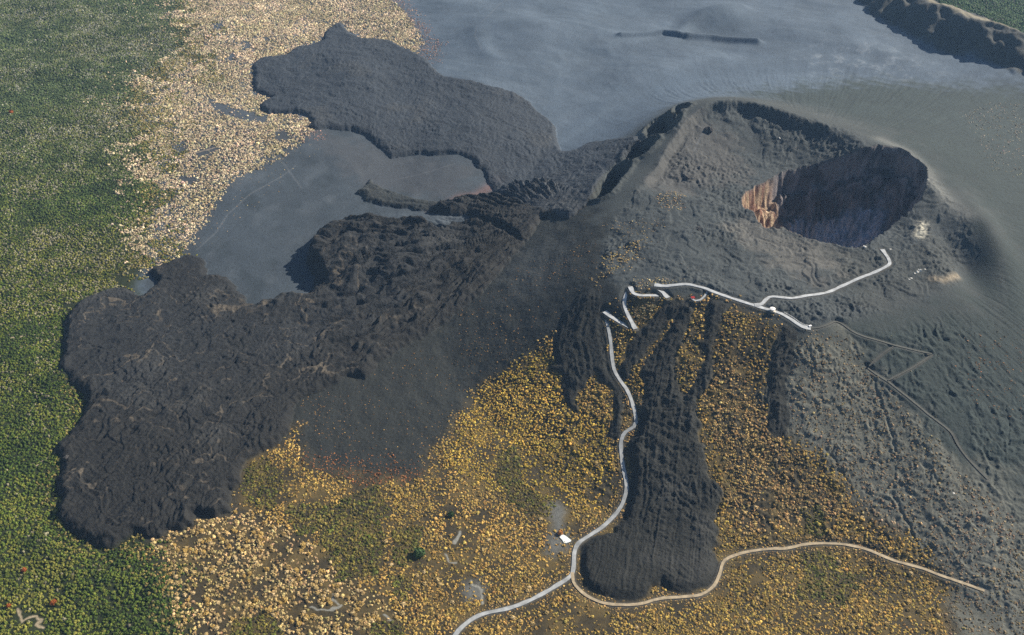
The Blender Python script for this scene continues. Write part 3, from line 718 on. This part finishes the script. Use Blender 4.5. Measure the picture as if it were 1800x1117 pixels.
far_ = sh(YFAR, 14)
for b in BAREW: far_ = far_ * (1 - .97 * soft(b, wx, wy, 6))
far_ = far_ * (1 - .93 * green_share(cx, cy))
put(far_, .72 * np.clip(.85 + nB * .9 + nA * .35, .12, 1), (.47, .395, .25), 1.3)
nearm = soft(YNEARW, wx + nA * 8, wy + nA * 10, 24, 90)
row = ridged(th * 70 + nA * .3, r_ / 60, 209, 1)
dn = np.clip(.92 + nB * .85 + nA * .8 + nC * .6, .06, 1)
slopem = sstep(.05, .2, tt) * sstep(1.1, .9, tt)
dn = dn * (1 - slopem) + slopem * np.clip(.66 + row * .85 + nB * .6, .03, 1) * (.40 + .60 * sstep(.15, .5, tt))
put(nearm, dn, (.36, .25, .085), .92)
tint[(nearm > .4)] = (.40, .275, .07)
# straw pale tufts, lower left; golden on the slopes
lw = sh([(240,930),(430,890),(560,960),(700,1080),(720,1200),(320,1200),(300,1000)], 30)
k = lw > .5; tint[k] = (.45, .34, .15)
den = np.where(lw > .5, np.clip(.42 + nB * .7 + nA * .2, .04, .8), den); sizeF = np.where(lw > .5, 1.25, sizeF)
k = sh([(820,700),(950,600),(1000,700),(1080,760),(1095,860),(1060,900),(900,880),(780,820)], 30) > .5; tint[k] = (.44, .31, .055)
k = sh([(1250,960),(1450,960),(1690,1060),(1690,1200),(1000,1200),(1060,1070)], 30) > .5; tint[k] = (.37, .26, .06)
k = sh([(1280,600),(1380,780),(1500,900),(1300,950),(1270,850),(1240,700)], 30) > .5; tint[k] = (.40, .275, .10)
for p, dd in [([(565,890),(640,880),(680,940),(672,1010),(600,1020),(565,960)], 1), ([(690,930),(735,925),(742,985),(700,990)], 1), ([(600,880),(660,850),(690,900),(640,920)], .8), ([(870,800),(900,780),(930,860),(1000,900),(960,920),(890,880)], .8), ([(420,830),(470,800),(500,850),(470,900),(425,880)], .8),
              ([(500,890),(560,880),(570,930),(520,940)], .9), ([(660,1090),(700,1090),(715,1130),(660,1130)], 1), ([(690,1010),(720,1015),(715,1060),(692,1050)], .9), ([(400,1095),(480,1075),(500,1130),(390,1140)], 1), ([(1400,900),(1440,890),(1470,1000),(1420,1010)], .35), ([(1420,1000),(1520,1010),(1500,1060),(1400,1050)], .5)]:
    m = sh(p, 12); k = m > .45 - .2 * nB
    den = np.where(k, np.maximum(den, .97 * dd), den); tint[k] = np.where((nB[k] > .1)[:, None], (.105, .112, .018), (.18, .15, .03)); sizeF[k] = 1.0
# bare pockets
for p in PALE: den *= 1 - .85 * sh(p, 8)
for p in [[(770,860),(810,880),(830,960),(790,960)], [(510,950),(545,940),(545,990),(500,1000)], [(545,965),(580,960),(570,1010),(548,1000)], [(735,970),(790,985),(790,1010),(720,1000)], [(930,790),(960,830),(1000,870),(1010,930),(985,930),(965,880),(930,840)], [(1340,860),(1370,870),(1380,960),(1345,960)], [(1020,1060),(1075,1075),(1050,1117),(930,1117),(960,1080)], [(960,960),(1000,1000),(985,1015),(955,1010)], [(1030,840),(1085,830),(1080,890),(1030,890)], [(1320,980),(1350,985),(1330,1040),(1310,1010)]]:
    den *= 1 - .72 * sh(p, 10)
for p in WASH:
    d, _ = line_d(W(p), cx, cy, 20); den = np.where(d < 5, den * .1, den)
# scattered tufts on ash
put(sh([(520,700),(600,680),(760,600),(900,480),(1040,420),(1060,520),(960,600),(880,660),(780,760),(740,840),(540,830)], 25) * (.25 + .75 * sstep(-.3, .4, nC)), .13, (.28, .17, .065), .5)
put(sh([(520,800),(640,810),(750,820),(760,870),(560,860)], 25), .55, (.27, .12, .045), .7)
put(sh([(1040,490),(1070,450),(1130,420),(1145,430),(1110,470),(1050,498)], 10) * (.2 + .8 * sstep(-.2, .2, perlin(cx / 10 , (cy - cx * .2) / 14, 211))), .9, (.42, .31, .13), .7)
put(sh([(1150,350),(1180,330),(1210,340),(1205,365),(1165,372)], 10), .45, (.38, .29, .15), .7)
put(sh([(1060,395),(1150,385),(1180,400),(1100,420)], 10), .25, (.38, .29, .15), .6)
for p in [[(1115,490),(1150,490),(1200,492),(1195,500),(1120,512)], [(1120,525),(1165,525),(1160,545),(1130,572),(1105,545)], [(1075,575),(1100,590),(1100,620),(1090,640),(1078,620)]]:
    put(sh(p, 6), .6, (.36, .29, .15), .7)
gs = sh([(1385,600),(1480,590),(1570,700),(1690,830),(1830,960),(1830,1200),(1670,1200),(1640,980),(1560,920),(1490,850),(1430,790),(1380,740)], 14)
put(gs, .60 * np.clip(.4 + row * .9 + nB * .6, .02, 1), (.25, .19, .105), .75)
put(sh([(1380,750),(1480,800),(1560,900),(1660,1000),(1640,1020),(1540,940),(1450,860),(1380,800)], 25), .35, (.34, .25, .11), .8)
put(sh([(1690,600),(1800,580),(1850,720),(1780,740),(1700,700)], 20) * sstep(0, .3, nB), .45, (.30, .17, .075), .55)
put(sh([(1530,620),(1700,560),(1850,560),(1850,850),(1680,800)], 30), .05, (.10, .095, .07), .5)
put(sh([(1690,200),(1760,180),(1900,200),(1900,330),(1740,300)], 20) * sstep(-.15, .2, nB), .22, (.30, .27, .20), .8)
put(sh([(640,-40),(700,-20),(780,80),(770,110),(700,85),(640,60)], 20), .30, (.34, .22, .16), .7)
put(sh([(480,200),(560,205),(570,245),(520,255)], 14), .5, (.34, .22, .17), .7)
put(sh([(330,300),(560,230),(570,260),(520,300),(440,380),(350,440)], 20), .035, (.36, .28, .15), .6)
put(plate_c := (tt < -.05) * (grid_sample(sd_pit, cx, cy) > 5), .05, (.12, .11, .085), .45)

# grass verge of the roads
pm = grid_sample(path_m, cx, cy)
verge = (pm < 9) & (nearm > .3) & (tt > .5)
den = np.where(verge, np.maximum(den, .75), den); tint[verge] = (.42, .29, .10); sizeF[verge] = .62
sel = rng.uniform(0, 1, len(cx)) < den
px, py, pz, pu, pv = (a[sel] for a in (cx, cy, cz, cu, cv)); ptint = tint[sel]; psf = sizeF[sel]
size = (.85 + 2.2 * rng.beta(1.3, 3.8, len(px))) * psf * 1.08
big = (rng.uniform(0, 1, len(px)) < .04) & (pv > 880) & (psf > .7); size[big] *= 1.5
size *= 1 + np.clip((py - 1400) / 1500, 0, .8) * .35
hs = rng.uniform(.75, 1.1, len(px))
pc = ptint * np.exp(rng.normal(-.05, .27, len(px)))[:, None]
br = rng.uniform(0, 1, len(px)) < .16; pc[br] = pc[br] * np.array([.52, .50, .45])
pc *= 1 + rng.normal(0, .05, pc.shape)
pc *= (1 + .22 * perlin(px / 60, py / 60, 215))[:, None]
hv = np.clip(.5 + .9 * fbm(px / 110, py / 110, 217, 3), 0, 1)[:, None]; pc *= (1 - hv) * np.array([.72, .72, .62]) + hv * np.array([1.10, 1.04, 1.12])

# the 300 that show largest are things of their own
dist = np.sqrt(px ** 2 + py ** 2 + (pz - H) ** 2)
isy = (ptint[:, 0] > .25) & (psf > .6) & (pv > 560)
inside = (pu > 6) & (pu < 1794) & (pv > 10) & (pv < 1111) & isy
score = np.where(inside, size / dist, 0)
top = np.argsort(-score)[:300]
mass = np.ones(len(px), bool); mass[top] = False
lo = [clump(k + 1, (1, 2, 3, 3)[k % 4], 8) for k in range(12)]; tiny = [clump(40 + k, (1, 2, 2)[k % 3], 5) for k in range(9)]
nearby = dist < 1750
for m, pr, nm, lab in ((mass & nearby, lo, 'scrub', 'mass of straw yellow shrubs and tufts covering the near ash and slopes'), (mass & ~nearby, tiny, 'scrub', 'mass of pale straw tufts on the distant ash plain and plateau')):
    o = link(nm, scatter_mesh(nm, pr, px[m], py[m], pz[m] - .1, size[m], hs[m], pc[m]), M_leaf)
    tag(o, lab, 'shrubs', None, 'stuff')
vari = []
for k, c in enumerate([(.42, .31, .13), (.40, .27, .08), (.36, .24, .07), (.45, .34, .17), (.34, .24, .09), (.40, .29, .12)]):
    V0, F0, t0 = dome(70 + k, 4, 9, 70, 1.03, .85)
    vari.append(np_mesh('yellow_shrub', V0, F0, np.array(c)[None] * t0[:, None], False))
    vari[-1].materials.append(M_leafi)
def shrub_words(u, v):
    if u < 620 and v > 880: return 'rounded straw yellow shrub on grey ash below the broad left lava flow', 'shrubs below the broad left lava flow'
    if u < 620: return 'round golden shrub beside the dark ash hollow, right of the left lava flow', 'shrubs by the dark ash hollow'
    if u < 1010 and v < 900 or u < 800: return 'round golden brown shrub in dense scrub left of the paved road', 'shrubs left of the paved road'
    if u < 1010: return 'round golden shrub in the scrub near the lower bend of the paved road', 'shrubs near the lower bend of the road'
    if v > 1030 or u < 1400: return 'round golden shrub near the dirt track at the foot of the cone', 'shrubs near the dirt track'
    return 'round tawny shrub on the ground right of the tongue shaped lava flow', 'shrubs right of the tongue shaped lava flow'
for i in top:
    o = bpy.data.objects.new('yellow_shrub', vari[random.randrange(6)]); COL.objects.link(o)
    o.location = (px[i], py[i], pz[i] - .15); o.rotation_euler = (0, 0, random.uniform(0, 6.28)); s_ = size[i]; o.scale = (s_, s_ * random.uniform(.85, 1.1), s_ * hs[i])
    l, g = shrub_words(pu[i], pv[i]); tag(o, l, 'shrub', g)

# green wood on the left and the green slope behind the caldera wall
gx, gy, gz, gu, gv = candidates(3.6, -160, 1960, -70, 1230)
ok = clear_of(gx, gy); gx, gy, gz, gu, gv = (a[ok] for a in (gx, gy, gz, gu, gv))
nA = perlin(gx / 60, gy / 60, 221); nB = fbm(gx / 22, gy / 22, 223, 2); nC = fbm(gx / 260, gy / 260, 227, 3)
gm = soft(GREENW, gx + nA * 24 + nB * 18, gy + nB * 20, 30)
gm = np.where(gy > 1250, green_share(gx, gy), gm)
wdg = wall_d(gx, gy)
gm2 = sstep(128, 140, wdg + nA * 10)
d1, _ = line_d(W([(34,1073),(37,1088),(40,1092),(55,1085),(64,1086),(69,1095),(66,1102),(75,1107)]), gx, gy, 20)
dn = np.maximum(gm * np.clip(.96 + nB * .3, .5, 1), gm2 * .95) * (d1 > 6)
# sprinkled among the far straw scrub
gf = soft(W([(230,60),(340,40),(420,140),(330,220),(280,300),(240,200)]), gx, gy, 30) * sstep(.0, .4, nA + nC)
dn = np.maximum(dn, gf * .7)
sel = rng.uniform(0, 1, len(gx)) < dn
gx, gy, gz, gu, gv, nA, nB, nC = (a[sel] for a in (gx, gy, gz, gu, gv, nA, nB, nC))
gc = np.zeros((len(gx), 3)); gc[:] = (.062, .098, .014)
mixv = nC * .9 + nA * .35 + nB * .4 + rng.normal(0, .25, len(gx))
gc = np.stack([np.interp(mixv, [-.6, -.2, .2, .6], q) for q in ((.036, .060, .095, .14), (.066, .092, .115, .135), (.008, .010, .014, .025))], 1)
edge = sdf(GREENW, gx, gy, 120)
right = wall_d(gx, gy) > 80
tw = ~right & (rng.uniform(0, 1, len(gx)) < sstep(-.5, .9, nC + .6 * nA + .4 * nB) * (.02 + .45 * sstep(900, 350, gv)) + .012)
gk = .6 * sstep(500, 80, gv)[:, None]; gc = gc * (1 - .55 * gk) + np.array([.10, .125, .085]) * .55 * gk  # far crowns fade to grey-green: haze put into the leaf colour
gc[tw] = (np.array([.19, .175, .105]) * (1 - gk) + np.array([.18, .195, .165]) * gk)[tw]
ol = (rng.uniform(0, 1, len(gx)) < sstep(-55, 8, edge) * .6); gc[ol] = (.19, .155, .045)
gc *= np.exp(rng.normal(0, .18, len(gx)))[:, None]
gc *= (1 + .35 * nB + .25 * nA)[:, None]
gc[right] = np.array([.055, .105, .03]) * np.exp(rng.normal(0, .3, int(right.sum())))[:, None]
gsz = 1.35 + 1.5 * rng.beta(2, 3, len(gx)); gsz *= 1 + np.clip((gy - 1400) / 1500, 0, .8) * .3
gh = rng.uniform(.9, 1.4, len(gx))
gd = np.sqrt(gx ** 2 + gy ** 2 + H * H)
right = wall_d(gx, gy) > 80
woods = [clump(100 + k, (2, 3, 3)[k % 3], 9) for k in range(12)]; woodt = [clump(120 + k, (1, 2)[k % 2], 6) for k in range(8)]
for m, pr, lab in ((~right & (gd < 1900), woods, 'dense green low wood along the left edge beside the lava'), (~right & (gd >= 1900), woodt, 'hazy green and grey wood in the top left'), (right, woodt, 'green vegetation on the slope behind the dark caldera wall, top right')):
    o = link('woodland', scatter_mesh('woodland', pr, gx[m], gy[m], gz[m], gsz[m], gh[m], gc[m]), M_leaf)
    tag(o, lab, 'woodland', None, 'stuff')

# ---------------------------------------------------------------- single things
def thing(name, label, cat, loc, rz=0, group=None):
    o = bpy.data.objects.new(name, None); COL.objects.link(o); o.location = loc; o.rotation_euler = (0, 0, rz)
    o.empty_display_size = 2
    return tag(o, label, cat, group)
def ground_at(u, v):
    x, y = unproject(u, v); x, y = float(x[0]), float(y[0])
    return x, y, float(grid_sample(Zg, np.array([x]), np.array([y]))[0])
def lathe(prof, seg=20):
    V = []; F = []
    for r_, z_ in prof:
        for j in range(seg):
            a = 2 * math.pi * j / seg; V.append((r_ * math.cos(a), r_ * math.sin(a), z_))
    for i in range(len(prof) - 1):
        for j in range(seg):
            F.append((i * seg + j, i * seg + (j + 1) % seg, (i + 1) * seg + (j + 1) % seg, (i + 1) * seg + j))
    return V, F
def py_mesh(name, V, F, m_, parent=None):
    me = bpy.data.meshes.new(name); me.from_pydata(V, [], F); me.update()
    return link(name, me, m_, parent)
def boxes(*bs):
    V = []; F = []
    for (x0, y0, z0, x1, y1, z1) in bs:
        k = len(V)
        V += [(x0,y0,z0),(x1,y0,z0),(x1,y1,z0),(x0,y1,z0),(x0,y0,z1),(x1,y0,z1),(x1,y1,z1),(x0,y1,z1)]
        F += [tuple(k + i for i in f) for f in ((0,3,2,1),(4,5,6,7),(0,1,5,4),(1,2,6,5),(2,3,7,6),(3,0,4,7))]
    return V, F
# lone trees
def lone_tree(u, v, c, r_, label, name='tree', group=None):
    x, y, zz = ground_at(u, v); t = thing(name, label, 'tree', (x, y, zz), random.uniform(0, 6), group)
    V, F = lathe([(.35, -.5), (.25, r_ * .5), (.12, r_ * 1.2)], 8)
    b = len(V)
    for k in range(4):
        a = k * 1.6 + .4; q = len(V)
        V += [(.1, 0, r_ * .5), (-.1, .1, r_ * .5), (math.cos(a) * r_ * .6, math.sin(a) * r_ * .6, r_ * 1.0)]; F.append((q, q + 1, q + 2))
    py_mesh('trunk', V, F, M_bark, t)
    V0, F0, t0 = dome(int(u) % 97 + 300, 4, 9, 120, 1.08, .9)
    V0 = V0 * r_; V0[:, 2] += r_ * .45
    me = np_mesh('crown', V0, F0, np.array(c)[None] * t0[:, None], False); link('crown', me, M_leaf, t)
for u, v, rr_, lab in [(43,1003,3.6,'small bright orange tree in the green wood, the higher of those near the left edge'), (95,1061,4.2,'largest bright orange tree in the green wood at the lower left'), (18,1070,3.4,'small orange tree near the left edge beside the pale bare scar'), (20,199,5.5,'tiny reddish tree in the hazy wood at the upper left')]:
    lone_tree(u, v, (.30, .085, .018), rr_ * .8, lab, 'orange_tree')
for u, v, rr_, lab in [(737,975,6.5,'dark green conical tree in the olive patch left of the paved road'), (793,906,3.6,'lone round green tree on the bare dark ash left of the road'), (985,938,3.2,'orange brown bush on pale ash beside the white pad')]:
    lone_tree(u, v, (.035, .07, .018) if u < 900 else (.36, .16, .04), rr_, lab, 'green_tree' if u < 900 else 'bush')

# the round shelter on the crest path
x, y, zz = ground_at(1357, 548)
t = thing('shelter', 'round pale shelter on the crest path where two white paths meet', 'building', (x, y, zz - .4), math.radians(-28))
py_mesh('wall', *lathe([(3.6, -1), (3.6, 4.6), (3.4, 4.7)], 20), M_cream, t)
py_mesh('roof', *lathe([(4.3, 4.7), (4.3, 5.1), (2.2, 5.8), (.05, 6.0)], 20), M_white, t)
py_mesh('vent', *lathe([(.5, 5.6), (.5, 6.4), (.05, 6.5)], 8), M_dark, t)
an = py_mesh('annex', *boxes((2.4, -4.6, -1, 5.6, -.8, 3.2), (2.2, -4.8, 3.2, 5.8, -.6, 3.5)), M_cream, t)
py_mesh('window', *boxes((-2.2, -3.70, 1.8, .2, -3.2, 3.4)), M_dark, t)
py_mesh('door', *boxes((3.4, -4.68, -.2, 4.6, -4.5, 2.2)), M_dark, an)
# shrine
x, y, zz = ground_at(1217, 525)
t = thing('shrine', 'tiny shrine with red front at the end of the narrow spur path', 'shrine', (x, y, zz), math.radians(10))
py_mesh('wall', *boxes((-2, -1.6, -.5, 2, 1.6, 2.6)), M_white, t)
py_mesh('roof', [(-2.7,-2.3,2.5),(2.7,-2.3,2.5),(2.7,2.3,2.5),(-2.7,2.3,2.5),(-2.7,0,4.2),(2.7,0,4.2)], [(0,1,5,4),(2,3,4,5),(0,4,3),(1,2,5),(3,2,1,0)], M_red, t)
x, y, zz = ground_at(1219, 529)
t = thing('torii_gate', 'small red gate standing before the tiny shrine', 'gate', (x, y, zz), math.radians(10))
for q in (-1.5, 1.5):
    o = py_mesh('post', *lathe([(.22, -.5), (.18, 3.6), (.01, 3.61)], 8), M_red, t); o.location = (q, 0, 0)
py_mesh('lintel', *boxes((-2.3, -.25, 3.6, 2.3, .25, 4.05), (-1.7, -.15, 2.7, 1.7, .15, 3.0)), M_red, t)
# guard rail along the descending crest path
P = catmull(W([(1376,552),(1392,561),(1408,572),(1424,576)]), 3.0)
t = thing('guard_rail', 'white guard rail along the crest path right of the round shelter', 'fence', (float(P[0, 0]), float(P[0, 1]), 0.0))
zz = grid_sample(Zg, P[:, 0], P[:, 1]); d = np.gradient(P, axis=0); d /= np.linalg.norm(d, axis=1)[:, None]; nn = np.stack([-d[:, 1], d[:, 0]], 1)
Pq = P + nn * 3.0; V = []; F = []
for i in range(len(Pq)):
    ax, ay = Pq[i] - P[0]
    o = py_mesh('post', *boxes((ax - .15, ay - .15, zz[i] - 1.0, ax + .15, ay + .15, zz[i] + 1.9)), M_white, t)
for hh in (1.0, 1.8):
    k = len(V)
    for i in range(len(Pq)):
        ax, ay = Pq[i] - P[0]
        V += [(ax, ay, zz[i] + hh), (ax, ay, zz[i] + hh + .3), (ax + .12, ay + .12, zz[i] + hh + .3), (ax + .12, ay + .12, zz[i] + hh)]
    for i in range(len(Pq) - 1):
        a = k + i * 4
        for j in range(4): F.append((a + j, a + (j + 1) % 4, a + 4 + (j + 1) % 4, a + 4 + j))
py_mesh('rail', V, F, M_white, t)
# small white hut at the end of the paved crest path
x, y, zz = ground_at(1424, 574)
t = thing('hut', 'small white hut where the crest path turns to a thin footpath', 'hut', (x, y, zz), .3)
py_mesh('wall', *boxes((-1.8, -1.2, -.5, 1.8, 1.2, 2.2)), M_white, t); py_mesh('roof', *boxes((-2.1, -1.5, 2.2, 2.1, 1.5, 2.45)), M_white, t)
py_mesh('door', *boxes((-.5, -1.25, -.3, .5, -1.15, 1.8)), M_dark, t)
# white concrete pad by the road bend
pad = catmull(W([(986,940),(992,941),(1000,947),(1004,951),(999,954),(992,955),(988,949),(984,945)]), 2.0, True)
zz = grid_sample(Zg, pad[:, 0], pad[:, 1]); c0 = pad.mean(0); cz0 = float(zz.mean())
V = [(*c0, cz0 + 1.0)] + [(a, b, max(q, cz0 - .3) + .9) for (a, b), q in zip(pad, zz)] + [(a, b, q - 1) for (a, b), q in zip(pad, zz)]
n = len(pad); F = [(0, 1 + i, 1 + (i + 1) % n) for i in range(n)] + [(1 + i, 1 + n + i, 1 + n + (i + 1) % n, 1 + (i + 1) % n) for i in range(n)]
tag(py_mesh('pavement', V, F, M_conc), 'bright white concrete pad in the pale clearing beside the road bend', None, None, 'structure')
# rocks
def rock(u, v, r_, label, m_=M_wrock, name='white_rock', sq=.7, group=None):
    g = np.random.default_rng(int(u * 7 + v)); x, y, zz = ground_at(u, v)
    V0, F0, _ = dome(int(u + v), 4, 9, 0, 1, sq); V0 = V0 * (1 + g.uniform(-.2, .2, (len(V0), 1))) * r_
    V0[:, 0] *= g.uniform(1, 1.8)
    o = link(name, np_mesh(name, V0, F0, None, False), m_); o.location = (x, y, zz - .1 * r_); o.rotation_euler = (0, 0, g.uniform(0, 6))
    return tag(o, label, 'rock', group)
for u, v, r_, lab in [(1617,478,3.2,'largest white rock on the dark ash right of the plateau path'), (1612,481,2.2,'white rock just left of the largest one on the dark ash'), (1625,475,1.8,'white rock upper right of the largest white rock'), (1607,484,1.5,'long thin white rock below the largest white rock'),
                      (1601,491,2.0,'white rock at the lower left end of the white rock line'), (1597,495,1.4,'last small white rock of the line at its lower left'), (1564,442,1.5,'small white rock right of the crater lookout'), (1519,438,2.2,'pale rock on the crater rim left of the lookout'), (1372,232,1.8,'single pale rock on the plateau below the shadowed rim wall'), (1676,868,1.6,'small white rock on the gullied ash slope at the right')]:
    rock(u, v, r_, lab)
M_scoria = mat('scoria', None, (.05, .048, .046), nscale=.6, namp=.4, bscale=.8, bdist=.8)
for u, v, r_, lab in [(1247,218,9,'dark pointed rock knob at the back left of the plateau'), (1211,303,6,'dark block on the plateau right of the fissure craters'), (1228,405,5,'low dark boulder on the middle of the plateau'), (120,814,3.5,'dark block on the left end of the broad lava flow')]:
    rock(u, v, r_, lab, M_scoria, 'dark_rock', .8)

# ---------------------------------------------------------------- air, light, camera
me = bpy.data.meshes.new('haze')
bx = 26000
V, F = boxes((-bx, -6000, -400, bx, 22000, 1060)); me.from_pydata(V, [], F)
mh = bpy.data.materials.new('haze'); mh.use_nodes = True; nt = mh.node_tree; nt.nodes.remove(nt.nodes['Principled BSDF'])
pv_ = nt.nodes.new('ShaderNodeVolumePrincipled'); pv_.inputs['Color'].default_value = (.36, .62, 1.0, 1); pv_.inputs['Density'].default_value = .000026; pv_.inputs['Anisotropy'].default_value = .1
nt.links.new(pv_.outputs['Volume'], nt.nodes['Material Output'].inputs['Volume'])
o = link('haze', me, mh); tag(o, 'thin blue air haze over the far plain', None, None, 'stuff')

w = bpy.data.worlds.new('World'); sc.world = w; w.use_nodes = True; nt = w.node_tree
sk = nt.nodes.new('ShaderNodeTexSky'); sk.sky_type = 'NISHITA'; sk.sun_disc = False; sk.sun_elevation = SUN_EL; sk.sun_rotation = math.pi / 2 - SUN_AZ
sk.altitude = 700
bg = nt.nodes['Background']; bg.inputs['Strength'].default_value = .06; nt.links.new(sk.outputs['Color'], bg.inputs['Color'])
sl = bpy.data.lights.new('sun', 'SUN'); sl.energy = 5.0; sl.angle = math.radians(.5); sl.color = (1, .90, .76)
so = bpy.data.objects.new('sun', sl); COL.objects.link(so)
sdv = Vector((math.cos(SUN_EL) * math.cos(SUN_AZ), math.cos(SUN_EL) * math.sin(SUN_AZ), math.sin(SUN_EL)))
so.rotation_euler = sdv.to_track_quat('Z', 'Y').to_euler(); so.location = (0, 0, 1500)
cam = bpy.data.cameras.new('camera'); cam.angle = FOV; cam.clip_start = 1; cam.clip_end = 60000
co = bpy.data.objects.new('camera', cam); COL.objects.link(co); co.location = (0, 0, H); co.rotation_euler = (math.pi / 2 - PITCH, 0, 0)
sc.camera = co
sc.view_settings.view_transform = 'Standard'; sc.view_settings.look = 'None'; sc.view_settings.exposure = .9; sc.view_settings.gamma = 1
sc.cycles.use_denoising = False; sc.cycles.sample_clamp_direct = 6; sc.cycles.sample_clamp_indirect = 2; sc.cycles.volume_bounces = 0; sc.cycles.max_bounces = 4; sc.cycles.diffuse_bounces = 2
print('plants', len(px), 'trees', len(gx))
